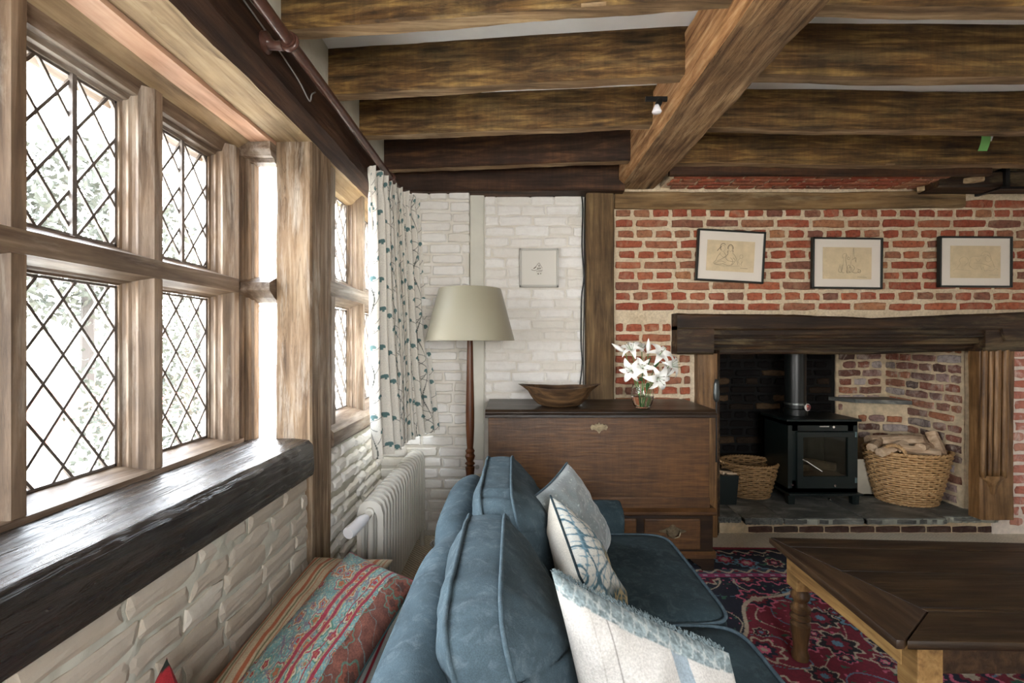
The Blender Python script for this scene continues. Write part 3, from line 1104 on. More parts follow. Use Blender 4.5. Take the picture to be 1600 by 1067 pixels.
XG = -1.2
mull = [.225, .649, 1.073, 1.497, 1.921]
w1 = struct('window_1', MB().box(-1.23, -1.19, -.1, 1.95, .80, .90), M['frame_y'])
for c in mull:
    mb = mull_z(MB(), XG, c, H - .40, H + .79)
    obj('mullion', mb, M['frame'], w1, smooth=.35)
mb = mull_y(MB(), XG, H + .227, -.1, 1.93, .95)
obj('transom', mb, M['frame_y'], w1, smooth=.35)
mb = MB()
mb.prism([(XG - .03, H + .71), (XG, H + .725), (XG + .012, H + .725), (XG + .016, H + .735), (XG + .03, H + .738), (XG + .034, H + .752), (XG + .05, H + .757), (XG + .06, H + .80), (XG - .03, H + .80)], -.1, 1.95, 'y')
obj('head_rail', mb, M['frame_y'], w1, smooth=.35)
mb = MB()
mb.prism([(XG - .03, H - .375), (XG, H - .375), (XG + .085, H - .402), (XG + .085, H - .425), (XG + .06, H - .44), (XG - .03, H - .45)], -.1, 1.97, 'y')
obj('bottom_rail', mb, M['frame_y'], w1, smooth=.3)
for i in range(4):
    a, b = mull[i] + .065, mull[i + 1] - .065
    lead_light(w1, XG, a, b, H + .286, H + .725, ph=(.5, .0), bar=True, seed=i)
    lead_light(w1, XG, a, b, H - .375, H + .168, ph=(.15, .3), seed=10 + i)
lead_light(w1, XG, -.1, .16, H + .286, H + .725, seed=8)
lead_light(w1, XG, -.1, .16, H - .375, H + .168, seed=9)

# plain narrow light in the return of the bay
st = MB()
st.prism([(-1.20, 1.94), (-1.150, 1.955), (-1.150, 1.975), (-1.138, 1.985), (-1.128, 1.985), (-1.126, 2.0), (-1.112, 2.0), (-1.108, 2.015), (-1.098, 2.018), (-1.094, 2.05), (-1.20, 2.05)], .84, 2.14, 'z')
w2 = struct('window_2', st, M['frame'], smooth=.35)
mb = MB()
mb.prism([(1.96, H + .212), (1.96, H + .245), (2.0, H + .262), (2.04, H + .278), (2.04, H + .165), (2.0, H + .185)], -1.15, -1.004, 'x')
obj('transom', mb, M['frame_y'], w2)
mb = MB()
mb.prism([(1.965, H + .80), (1.975, H + .775), (2.0, H + .772), (2.005, H + .758), (2.04, H + .75), (2.05, H + .80), (2.05, H + .85), (1.965, H + .85)], -1.15, -1.004, 'x')
obj('head_rail', mb, M['frame_y'], w2)
mb = MB()
mb.prism([(1.965, H - .45), (1.965, H - .425), (2.04, H - .415), (2.06, H - .415), (2.06, H - .45)], -1.15, -1.004, 'x')
obj('bottom_rail', mb, M['frame_y'], w2)
obj('pane', MB().box(-1.10, -1.004, 2.028, 2.031, H + .27, H + .76), M['pane'], w2)
obj('pane', MB().box(-1.10, -1.004, 2.028, 2.031, H - .42, H + .17), M['pane'], w2)

# window in the wall beyond the post
X3 = -.95
w3 = struct('window_3', MB().box(-1.0, -.93, 2.225, 3.28, H - .50, H - .40), M['frame_y'])
for c, s in ((2.30, 1.5), (2.77, 1.0), (3.20, 1.0)):
    mb = mull_z(MB(), X3, c, H - .42, H + .86, s)
    obj('mullion', mb, M['frame'], w3, smooth=.35)
mb = mull_y(MB(), X3, H + .255, 2.23, 3.26, 1.2)
obj('transom', mb, M['frame_y'], w3, smooth=.35)
mb = MB()
mb.prism([(X3 - .03, H + .765), (X3, H + .775), (X3 + .03, H + .785), (X3 + .05, H + .81), (X3 + .08, H + .85), (X3 - .03, H + .86)], 2.23, 3.26, 'y')
obj('head_rail', mb, M['soffit'], w3, smooth=.3)
mb = loft_y(MB(), [(X3 - .03, H - .37), (X3, H - .37), (-.90, H - .385), (-.86, H - .405), (-.838, H - .43), (-.838, H - .49), (-.86, H - .51), (X3 - .03, H - .51)], 2.23, 3.26, 50, .005, 8)
obj('sill', mb, M['frame_y'], w3, smooth=.5)
for i, (a, b) in enumerate(((2.405, 2.705), (2.835, 3.135))):
    lead_light(w3, X3, a, b, H + .333, H + .775, .10, .148, ph=(.5, 0), seed=20 + i)
    lead_light(w3, X3, a, b, H - .37, H + .178, .10, .148, ph=(.2, .3), seed=30 + i)

# ------------------------------------------------------------------ garden
gr = plain('garden_gravel', (.55, .51, .44), .95, n=(3, .12))
struct('garden_ground', MB().box(-40, -1.4, -20, 30, -.5, -.35), gr)
leaf = plain('pale_leaves', (.034, .038, .028), .9, n=(9, .4))
bark = plain('bark', (.03, .026, .022), .9)


def leafy(mb, c, r, n, size, seed):
    rr = random.Random(seed)
    for i in range(n):
        while True:
            d = Vector((rr.uniform(-1, 1), rr.uniform(-1, 1), rr.uniform(-1, 1)))
            if .35 < d.length < 1:
                break
        p = Vector(c) + Vector((d.x * r[0], d.y * r[1], d.z * r[2])) * (1 + .25 * noise.noise(d * 3))
        a = Vector((rr.gauss(0, 1), rr.gauss(0, 1), rr.gauss(0, 1))).normalized() * size
        b = a.cross(Vector((rr.gauss(0, 1), rr.gauss(0, 1), rr.gauss(0, 1)))).normalized() * size * .5
        n0 = len(mb.v)
        mb.v += [tuple(p - a), tuple(p + b), tuple(p + a), tuple(p - b)]
        mb.f.append((n0, n0 + 1, n0 + 2, n0 + 3))


for i, (c, r_, n, lb) in enumerate((((-9.5, 10.5, 3.6), (2.0, 2.2, 2.0), 3000, 'pale tree seen through the upper left leaded panes'),
                                    ((-16, 24, 3), (3, 3, 3), 3000, 'distant pale tree behind the second column of leaded panes'))):
    tt = thing('garden_tree', lb, 'tree', (c[0], c[1], -.35))
    mb = MB()
    leafy(mb, c, r_, n, .11, i)
    fo = obj('foliage', mb, leaf, tt, fix=False)
    obj('trunk', MB().tube([(c[0], c[1], -.4), (c[0] + .1, c[1], .8), (c[0], c[1] + .1, c[2])], [.2, .15, .08], 8), bark, tt)
tt = thing('garden_shrub', 'pale leafy shrub outside the lower second leaded light', 'shrub', (-3.2, 4.2, -.35))
mb = MB()
leafy(mb, (-3.5, 4.6, .55), (.55, .7, .9), 2500, .035, 9)
obj('foliage', mb, leaf, tt, fix=False)
obj('stem', MB().tube([(-3.5, 4.6, -.36), (-3.5, 4.62, .5)], [.03, .015], 6), bark, tt)
mb = MB().box(-7.6, -7.3, -2, 16, -.36, .55)
gw = struct('wall_garden', mb, M['brick_pale'])
# ------------------------------------------------------------------ soft things
def pillow(name, a, b, c, thick, m, parent=None, n=44, seed=0, col=None, wr=.006, pinch=.05, sag=0.0):
    """cushion from three corners: a, b (along u) and c (along v); normal u x v is its front"""
    a, b, c = Vector(a), Vector(b), Vector(c)
    U, V = b - a, c - a
    N = U.cross(V).normalized()
    so = Vector((seed * 5.1, seed * 2.3, seed))
    mb = MB()
    cols = []
    for side in (1, -1):
        base = len(mb.v)
        for i in range(n):
            for j in range(n):
                u, v = i / (n - 1), j / (n - 1)
                su, sv = 2 * u - 1, 2 * v - 1
                # edges bow inwards between the corners
                uu = .5 + su * .5 * (1 - pinch * (1 - sv * sv))
                vv = .5 + sv * .5 * (1 - pinch * (1 - su * su))
                t = max(0, (1 - su ** 4)) ** .55 * max(0, (1 - sv ** 4)) ** .55
                t *= .72 + .28 * (1 - su * su) * (1 - sv * sv)
                p = a + U * uu + V * vv
                w = noise.noise(p * 9 + so) * wr * 1.6 + noise.noise(p * 24 + so) * wr * .7
                ed = min(1, 6 * min(u, 1 - u, v, 1 - v) + .15)
                p = p + N * side * (t * thick / 2) + N * w * ed * (.4 + t) + Vector((0, 0, -sag * math.sin(PI * u) * (1 - v)))
                mb.v.append(tuple(p))
                cols.append((u, v, side))
        for i in range(n - 1):
            for j in range(n - 1):
                q = (base + i * n + j, base + (i + 1) * n + j, base + (i + 1) * n + j + 1, base + i * n + j + 1)
                mb.f.append(q if side > 0 else q[::-1])
    cc = None
    if col is not None:
        arr = np.array(cols)
        cc = col(arr[:, 0], arr[:, 1], arr[:, 2])
    o = obj(name, mb, m, parent, smooth=True, col=cc, fix=False)
    return o, (a, U, V, N, pinch)


def rim(mb, info, r, k=20, sides=(0, 1, 2, 3), nz=0):
    a, U, V, N, pinch = info
    pts = []
    for s_ in range(4):
        for i in range(k):
            f = i / k
            u, v = [(f, 0), (1, f), (1 - f, 1), (0, 1 - f)][s_]
            su, sv = 2 * u - 1, 2 * v - 1
            uu = .5 + su * .5 * (1 - pinch * (1 - sv * sv))
            vv = .5 + sv * .5 * (1 - pinch * (1 - su * su))
            p = a + U * uu + V * vv
            pts.append(p + N * nz)
    return mb.tube(pts, r, 6, closed=True)


# ------------------------------------------------------------------ rug
def h2(ix, iy, s):
    q = np.sin(ix * 127.1 + iy * 311.7 + s * 74.7) * 43758.5453
    return q - np.floor(q)


def vn(x, y, s=0):
    ix, iy = np.floor(x), np.floor(y)
    fx, fy = x - ix, y - iy
    fx, fy = fx * fx * (3 - 2 * fx), fy * fy * (3 - 2 * fy)
    return (h2(ix, iy, s) * (1 - fx) + h2(ix + 1, iy, s) * fx) * (1 - fy) + (h2(ix, iy + 1, s) * (1 - fx) + h2(ix + 1, iy + 1, s) * fx) * fy


def paint(c, m, col):
    m = np.clip(m, 0, 1)[:, None]
    return c * (1 - m) + np.array(col)[None, :] * m


def rosettes(c, x, y, cell, pal, seed, dens=.8, size=.46, petals=8):
    """round flower motifs, one in most cells"""
    ix, iy = np.floor(x / cell), np.floor(y / cell)
    for dx in (-1, 0, 1):
        for dy in (-1, 0, 1):
            jx, jy = ix + dx, iy + dy
            on = h2(jx, jy, seed) < dens
            cx = (jx + .5 + (h2(jx, jy, seed + 1) - .5) * .4) * cell
            cy = (jy + .5 + (h2(jx, jy, seed + 2) - .5) * .4) * cell
            r = np.hypot(x - cx, y - cy)
            th = np.arctan2(y - cy, x - cx)
            S = cell * size * (.7 + .5 * h2(jx, jy, seed + 3))
            pr = S * (1 + .16 * np.cos(petals * th + 6 * h2(jx, jy, seed + 5)))
            k = (h2(jx, jy, seed + 4) * len(pal)).astype(int) % len(pal)
            for i, rings in enumerate(pal):
                sel = on & (k == i)
                for fr, colr in rings:
                    c = paint(c, (sel & (r < pr * fr)).astype(float), colr)
    return c


cream, red, navy, blue, pink, green, black = (.40, .33, .24), (.15, .008, .020), (.008, .010, .022), (.10, .20, .27), (.50, .10, .16), (.03, .10, .06), (.010, .007, .010)


def rug_color(x, y, x0, x1, y0, y1):
    n = len(x)
    e = np.minimum(np.minimum(y1 - y, x - x0), np.minimum(y - y0, x1 - x))
    al = np.where((y1 - y) <= (x - x0), x, y)
    c = np.tile(np.array(black), (n, 1))
    # field
    c = np.tile(np.array(navy), (n, 1))
    mx, my = (x0 + x1) / 2, (y0 + y1) / 2
    rr = np.abs((x - mx) / .98) ** 1.5 + np.abs((y - my) / 1.0) ** 1.5
    rr = rr * (1 + .07 * np.cos(10 * np.arctan2(y - my, x - mx)))
    inner = rr < 1.0
    c = paint(c, inner.astype(float), red)
    edge = np.abs(rr - 1.0) < .016
    vx, vy = x + .05 * vn(x * 9, y * 9, 3), y + .05 * vn(x * 9, y * 9, 4)
    v1 = np.abs(np.sin(vx * 15) + np.cos(vy * 17) + .5 * np.sin((vx + vy) * 11))
    c = paint(c, (v1 < .055).astype(float), cream)
    v2 = np.abs(np.sin(vx * 11 + 2) * np.cos(vy * 12 + 1) - .25)
    c = paint(c, (v2 < .022).astype(float), np.array(blue) * .9)
    lf = vn(x * 48, y * 48, 9)
    c = paint(c, (lf > .87).astype(float), green)
    c = paint(c, (lf < .10).astype(float), pink)
    pal = [[(1.25, black), (1.1, blue), (.8, red), (.5, pink), (.28, cream)], [(1.2, cream), (1.0, red), (.72, navy), (.4, pink), (.2, cream)],
           [(1.15, pink), (.95, navy), (.6, red), (.35, cream)], [(1.2, cream), (1.04, black), (.66, red), (.3, blue)]]
    c = rosettes(c, x, y, .19, pal, 20, .85, .36, 8)
    c = rosettes(c, x + .09, y + .1, .19, pal, 50, .55, .17, 6)
    c = paint(c, edge.astype(float), cream)
    # borders
    band = lambda a, b: ((e >= a) & (e < b)).astype(float)
    cb = np.tile(np.array(navy), (n, 1))
    s = np.sin(al * 40)
    cb = paint(cb, (np.abs((e - .19) - .045 * s) < .008).astype(float), green)
    cb = rosettes(cb, al + 0 * e, e + .03, .145, pal, 70, .95, .36, 8)
    c = np.where(((e >= .10) & (e < .285))[:, None], cb, c)
    for lo, hi, bg, sd in ((.04, .10, navy, 1), (.285, .335, (.035, .05, .07), 2)):
        cc = np.tile(np.array(bg), (n, 1))
        s = np.sin(al * 62 + sd)
        mid = (lo + hi) / 2
        cc = paint(cc, (np.abs((e - mid) - .016 * s) < .0085).astype(float), cream)
        cc = paint(cc, (np.hypot((al % .101) - .05, (e - mid)) < .013).astype(float), red)
        c = np.where(((e >= lo) & (e < hi))[:, None], cc, c)
    c = paint(c, band(-1, .03), (.20, .012, .03))
    c = paint(c, band(.03, .04), black)
    c = paint(c, band(.335, .375), (.26, .03, .10))
    dash = ((al % .062) < .024) & (np.abs(e - .355) < .008)
    c = paint(c, dash.astype(float), (.35, .30, .34))
    c = paint(c, band(.375, .385), black)
    g = .8 + .4 * vn(x * 120, y * 120, 5)
    return np.clip(c * g[:, None], 0, 1)


def sheet(name, m, parent, P, nu, nv, colf=None, smooth=True):
    """fine sheet from arrays: P(u, v) -> x, y, z"""
    u, v = np.meshgrid(np.linspace(0, 1, nu), np.linspace(0, 1, nv), indexing='ij')
    u, v = u.ravel(), v.ravel()
    x, y, z = P(u, v)
    co = np.stack([x, y, z], 1)
    rl = np.array(root_loc(parent))
    org = np.array([0., 0, 0]) if parent is not None else np.array([(x.min() + x.max()) / 2, (y.min() + y.max()) / 2, z.min()])
    co = co - (rl if parent is not None else org)
    i, j = np.meshgrid(np.arange(nu - 1), np.arange(nv - 1), indexing='ij')
    i, j = i.ravel(), j.ravel()
    f = np.stack([i * nv + j, (i + 1) * nv + j, (i + 1) * nv + j + 1, i * nv + j + 1], 1).astype(np.int32)
    me = bpy.data.meshes.new(name)
    me.vertices.add(len(co))
    me.vertices.foreach_set('co', co.astype(np.float32).ravel())
    me.loops.add(f.size)
    me.loops.foreach_set('vertex_index', f.ravel())
    me.polygons.add(len(f))
    me.polygons.foreach_set('loop_start', np.arange(0, f.size, 4, dtype=np.int32))
    me.polygons.foreach_set('loop_total', np.full(len(f), 4, dtype=np.int32))
    me.update(calc_edges=True)
    me.validate()
    if smooth:
        me.polygons.foreach_set('use_smooth', np.ones(len(f), dtype=bool))
    if colf is not None:
        at = me.color_attributes.new('Col', 'FLOAT_COLOR', 'POINT')
        cc = np.ones((len(co), 4), dtype=np.float32)
        cc[:, :3] = colf(u, v, x, y, z)
        at.data.foreach_set('color', cc.ravel())
    me.materials.append(m)
    o = bpy.data.objects.new(name, me)
    C.objects.link(o)
    o.parent = parent
    if parent is None:
        o.location = org
    return o


rx0, rx1, ry0, ry1 = .42, 3.0, .2, 2.97
ru = sheet('persian_rug', vcol('rug_wool', 1.0, .4, 500), None,
           lambda u, v: (rx0 + u * (rx1 - rx0), ry0 + v * (ry1 - ry0) + .01 * np.sin(u * 9), .010 + .0015 * np.sin(u * 40) * np.sin(v * 31)),
           520, 560, lambda u, v, x, y, z: rug_color(x, y, rx0, rx1, ry0, ry1))
mdr = ru.modifiers.new('thickness', 'SOLIDIFY')
mdr.thickness = .008
mdr.offset = -1
tag(ru, 'dark red and navy patterned oriental rug under the low table', 'rug')

# ------------------------------------------------------------------ sofa
sofa = thing('sofa', 'blue linen two-seat sofa seen from its left end', 'sofa', (.25, 1.45, 0))
mb = MB()


def backf(u, v):
    """rolled back: u along the length, v round the section"""
    y = .60 + u * 1.52
    seam = math.exp(-((y - 1.45) / .09) ** 2)
    far = max(0, (u - .86) / .14)
    hh = .735 - .022 * seam - .03 * far ** 2
    th = .075 - .012 * seam - .02 * far ** 2
    cx = -.185 + .012 * seam + .012 * far
    a = 2 * PI * v
    zc = hh - .075
    x = cx + th * math.cos(a) * .98
    if math.sin(a) >= 0:
        z = zc + .075 * math.sin(a)
    else:
        z = zc + (zc - .12) * math.sin(a)
        x = cx + th * math.copysign(abs(math.cos(a)) ** .35, math.cos(a)) * (1 - .18 * math.sin(a))
    return (x + noise.noise(Vector((x * 4, y * 4, z * 4))) * .004, y, z)


mb.grid(backf, 60, 41)
n_ = len(mb.v)
mb.f.append(tuple(range(41))[::-1])
mb.f.append(tuple(range(n_ - 41, n_)))
obj('back_frame', mb, M['blue'], sofa, smooth=.9)
mb = MB()
mb.box(-.22, .60, .60, 2.2, .09, .31, .03)
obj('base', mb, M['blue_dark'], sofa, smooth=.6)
for y in (2.17, .55):
    mb = MB()
    pr = [(y - .075, .09), (y - .075, .44), (y - .09, .50), (y - .06, .555), (y, .575), (y + .06, .555), (y + .09, .50), (y + .075, .44), (y + .075, .09)]
    poly = []
    mb.prism(pr, -.24, .50, 'x')
    bm = bmesh.new()
    me_ = bpy.data.meshes.new('t')
    me_.from_pydata(mb.v, [], mb.f)
    bm.from_mesh(me_)
    bmesh.ops.recalc_face_normals(bm, faces=bm.faces)
    bmesh.ops.bevel(bm, geom=list(bm.edges), offset=.018, segments=2, profile=.5, affect='EDGES')
    mb = MB().bm(bm)
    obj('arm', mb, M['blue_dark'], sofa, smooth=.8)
for (x, y) in ((-.16, .62), (-.16, 2.15), (.54, .62), (.54, 2.15)):
    obj('leg', MB().lathe([(.016, .012), (.022, .05), (.028, .10)], (x, y, 0), 12), M['legwood'], sofa, smooth=True)


def seat_cushion(y0, y1, x0=-.06, x1=.672, z0=.31, z1=.455, name='seat_cushion'):
    n = 30
    mb = MB()
    cx, cy, hx, hy = (x0 + x1) / 2, (y0 + y1) / 2, (x1 - x0) / 2, (y1 - y0) / 2
    rings = []

    def outline(k, inset):
        pts = []
        N = 80
        for i in range(N):
            a = 2 * PI * i / N
            ex = 2 / 9
            px = math.copysign(abs(math.cos(a)) ** ex, math.cos(a)) * (hx - inset)
            py = math.copysign(abs(math.sin(a)) ** ex, math.sin(a)) * (hy - inset)
            pts.append((cx + px, cy + py))
        return pts
    levels = [(z0, .02), (z0 + .006, .004), (z0 + .03, -.004), ((z0 + z1) / 2, -.010), (z1 - .03, -.006), (z1 - .010, .0), (z1 - .002, .012),
              (z1 + .008, .05), (z1 + .016, .11), (z1 + .020, .2), (z1 + .022, .3)]
    for z, ins in levels:
        ring = outline(0, ins)
        for (x, y) in ring:
            mb.v.append((x, y, z + (noise.noise(Vector((x * 6, y * 6, z1))) * .006 if z > z1 else 0)))
    N = 80
    for k in range(len(levels) - 1):
        for i in range(N):
            j = (i + 1) % N
            mb.f.append((k * N + i, k * N + j, (k + 1) * N + j, (k + 1) * N + i))
    mb.v.append((cx, cy, z1 + .022))
    for i in range(N):
        mb.f.append(((len(levels) - 1) * N + i, (len(levels) - 1) * N + (i + 1) % N, len(mb.v) - 1))
    mb.f.append(tuple(range(N))[::-1])
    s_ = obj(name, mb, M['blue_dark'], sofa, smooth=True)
    for z in (z1 - .006, z0 + .012):
        m2 = MB()
        m2.tube([(x, y, z) for (x, y) in outline(0, -.003)], .006, 6, closed=True)
        obj('piping', m2, M['blue'], s_, smooth=True)
    return s_


seat_cushion(1.425, 2.085)
seat_cushion(.755, 1.415)


def back_cushion(y0, y1, zt, zb, xt, lean, T=.098, bulge=.085, seed=0):
    """box cushion on its edge: border band between two pipings, full faces either side"""
    so = Vector((seed * 3.3, seed, 0))
    n1, n2 = 56, 44
    cy, hy, cz, hz = (y0 + y1) / 2, (y1 - y0) / 2, (zt + zb) / 2, (zt - zb) / 2

    def loop(N):
        pts = []
        for i in range(N):
            a = 2 * PI * i / N
            e = 2 / 6.5
            py = math.copysign(abs(math.cos(a)) ** e, math.cos(a))
            pz = math.copysign(abs(math.sin(a)) ** e, math.sin(a))
            pts.append((py, pz))
        return pts
    N = 120
    L = loop(N)
    prof = []   # (offset across, inset)
    for k in range(12):
        f = k / 11
        prof.append((-T / 2 - bulge * math.sin(f * PI / 2) ** .8, (1 - f) ** 1.0))
    mb = MB()
    rows = []
    # left face from its middle outwards, band, right face back to the middle
    seq = []
    for k in range(14, 0, -1):
        f = k / 14
        seq.append((-T / 2 - bulge * (1 - (1 - f) ** 2.4), 1 - f))
    K = 7
    for k in range(K + 1):
        f = k / K
        seq.append((-T / 2 + T * f, 1.0 + .018 * math.sin(PI * f)))
    for k in range(1, 15):
        f = k / 14
        seq.append((T / 2 + bulge * 1.15 * (1 - (1 - f) ** 2.4), 1 - f))
    for (dx, sc) in seq:
        for (py, pz) in L:
            sc2 = max(sc, .0)
            y = cy + py * hy * sc2
            z = cz + pz * hz * sc2
            x = xt + dx + (zt - z) * lean
            p = Vector((x, y, z))
            band = abs(dx) <= T / 2 + 1e-6
            # creases: pulled across the band, loose on the faces
            w = noise.noise(Vector((x * 5, y * (26 if band else 11), z * 11)) + so) * (.0085 if band else .010)
            w += noise.noise(p * 4.5 + so) * .014 + noise.noise(Vector((x * 8, y * 34 + z * 20, z * 30)) + so) * .004
            if pz > .5:
                z += w * (1 if band else .5) - .012 * (abs(py) ** 3)
            if not band:
                x += w * (1 if dx > 0 else -1)
            mb.v.append((x, y, z))
    for k in range(len(seq) - 1):
        for i in range(N):
            j = (i + 1) % N
            mb.f.append((k * N + i, k * N + j, (k + 1) * N + j, (k + 1) * N + i))
    o = obj('back_cushion', mb, M['blue'], sofa, smooth=True)
    for ks in (14, 14 + K):
        pts = []
        for i in range(N):
            q = Vector(mb.v[ks * N + i])
            pts.append(q + Vector(((-.001 if ks == 14 else .001), 0, .003 if L[i][1] > .6 else 0)))
        m2 = MB()
        m2.tube(pts, .0052, 6, closed=True)
        obj('piping', m2, M['blue'], o, smooth=True)
    return o


back_cushion(1.40, 2.06, .822, .47, -.052, .36, seed=1)
back_cushion(.79, 1.395, .815, .46, -.072, .36, seed=2)


# scatter cushions on the sofa
def fleck(u, v, s):
    n = vn(u * 30, v * 30, 1)
    c = np.tile(np.array((.20, .235, .235)), (len(u), 1)) * (.75 + .5 * vn(u * 7, v * 7, 2))[:, None]
    g = (np.hypot((u * 16) % 1 - .5, (v * 16) % 1 - .5) < .13) & (h2(np.floor(u * 16), np.floor(v * 16), 5) > .35)
    return paint(c, g.astype(float) * .6, (.6, .63, .6))


t1 = thing('scatter_cushion', 'grey-blue velvet cushion with pale flecks, farthest on the sofa', 'cushion', (.25, 1.85, .47), 'scatter cushions on the sofa')
c_, inf = pillow('cover', (.07, 1.60, .772), (.226, 1.95, .800), (.25, 1.62, .43), .16, vcol('velvet_fleck', .7, .3, 200, .3), t1, 90, 1, fleck, wr=.010)
obj('piping', rim(MB(), inf, .005), M['blue'], t1, smooth=True)


def embroid(u, v, s):
    cream_ = np.tile(np.array((.62, .57, .48)), (len(u), 1))
    x, y = u * 1.0, v * 1.0
    w = np.sin(x * 20 + 3 * np.sin(y * 9)) + np.cos(y * 23 + 3 * np.sin(x * 8))
    f = np.tile(np.array((.62, .62, .56)), (len(u), 1))
    f = paint(f, (np.abs(w) < .34).astype(float), (.07, .15, .19))
    w2 = np.sin(x * 37 + 2 * np.sin(y * 15 + 1)) * np.cos(y * 31)
    f = paint(f, (np.abs(w2) < .1).astype(float), (.16, .28, .34))
    low = np.clip((v - .42 + .12 * np.sin(x * 15)) * 8, 0, 1)
    d = np.tile(np.array((.03, .075, .09)), (len(u), 1))
    d = paint(d, (np.abs(w) < .25).astype(float), (.42, .33, .18))
    d = paint(d, (np.abs(w2) < .12).astype(float), (.36, .28, .14))
    f = f * (1 - low[:, None]) + d * low[:, None]
    return np.where((s < 0)[:, None], f, cream_)


t2 = thing('scatter_cushion', 'cream cushion with dark blue branch embroidery on its front, middle of three', 'cushion', (.24, 1.4, .47), 'scatter cushions on the sofa')
c_, inf = pillow('cover', (.168, 1.18, .715), (.126, 1.55, .795), (.318, 1.27, .425), .16, vcol('embroidered_linen', .9, .3, 300), t2, 100, 2, embroid, wr=.006)
obj('piping', rim(MB(), inf, .0035), M['blue_dark'], t2, smooth=True)


def stripe_linen(u, v, s):
    c = np.tile(np.array((.46, .435, .40)), (len(u), 1)) * (.96 + .07 * vn(u * 110, v * 110, 1))[:, None]
    st = (u > .60) & (u < .69)
    c = paint(c, st * .75, (.15, .22, .27))
    c = paint(c, (np.abs(u - .255) < .004) * .8, (.12, .11, .10))
    c = paint(c, (np.abs(u - .16) < .003) * .5, (.3, .28, .25))
    tuft = (v < .075 + .02 * vn(u * 20, v * 0 + 1, 4))
    t_ = np.tile(np.array((.19, .235, .24)), (len(u), 1)) * (.5 + 1.0 * vn(u * 90, v * 90, 6))[:, None]
    w = np.abs(np.sin(u * 60) + np.sin(u * 37 + v * 60)) < .25
    t_ = paint(t_, w.astype(float) * .7, (.42, .44, .42))
    c = np.where(tuft[:, None], t_, c)
    return np.where((s > 0)[:, None], t_, c)


t3 = thing('scatter_cushion', 'white linen cushion with a blue stripe and tufted blue edge, nearest on the sofa', 'cushion', (.3, .92, .46), 'scatter cushions on the sofa')
c_, inf = pillow('cover', (.075, .90, .862), (.412, .90, .708), (.155, .845, .50), .13, vcol('tufted_linen', .95, .35, 260), t3, 130, 3, stripe_linen, wr=.009, pinch=.035)
# tufted fringe along its upper edge
mb = MB()
rr = random.Random(4)
a, U, V, N, pinch = inf
for i in range(900):
    f = rr.uniform(.01, .97)
    p = a + U * f + N * rr.uniform(-.002, .020) + V * (.018 * (1 - (2 * f - 1) ** 2) + rr.uniform(-.004, .008))
    d = (-V.normalized() * rr.uniform(.002, .009) + N * rr.uniform(-.002, .006) + U * rr.uniform(-.02, .02))
    mb.tube([p, p + d * .6, p + d], .0007, 3, caps=False)
fr = obj('tufted_edge', mb, fabric('tuft_yarn', (.19, .24, .25), .4), t3, smooth=True)
fr['kind'] = 'stuff'


# ------------------------------------------------------------------ bench behind the sofa and its cushions
def cands(u, v, x, y, z):
    c = np.tile(np.array((.66, .62, .54)), (len(u), 1))
    k = (u * 14) % 1
    c = paint(c, ((k > .1) & (k < .32)).astype(float), (.45, .03, .04))
    c = paint(c, ((k > .45) & (k < .5)).astype(float), (.2, .22, .16))
    return paint(c, ((k > .7) & (k < .75)).astype(float), (.45, .03, .04))


bench = thing('bench', 'low bench in red and white striped cloth between the sofa back and the wall', 'bench', (-.58, 1.3, 0))
mb = MB()


def bf(u, v):
    hx, hy = .245, .55
    return None


tkn = vcol('ticking', .9, .2, 400)
sheet('seat_pad', tkn, bench, lambda u, v: (-.83 + u * .49, .75 + v * 1.13, .375 - .05 * (np.abs(2 * u - 1) ** 8 + np.abs(2 * v - 1) ** 14) * 1.0), 180, 40, cands)
sheet('end_skirt', tkn, bench, lambda u, v: (-.83 + u * .49, .75 + 1.13 + 0 * u, .10 + v * .235), 180, 6, cands)
obj('frame', MB().box(-.83, -.34, .755, 1.875, .12, .335, .01), M['linen'], bench)
for x in (-.79, -.38):
    for y in (.8, 1.83):
        obj('leg', MB().lathe([(.018, 0), (.024, .13)], (x, y, 0), 10), M['legwood'], bench)

teal, tred, tcream, torange = (.12, .23, .22), (.24, .025, .04), (.34, .32, .23), (.30, .10, .045)


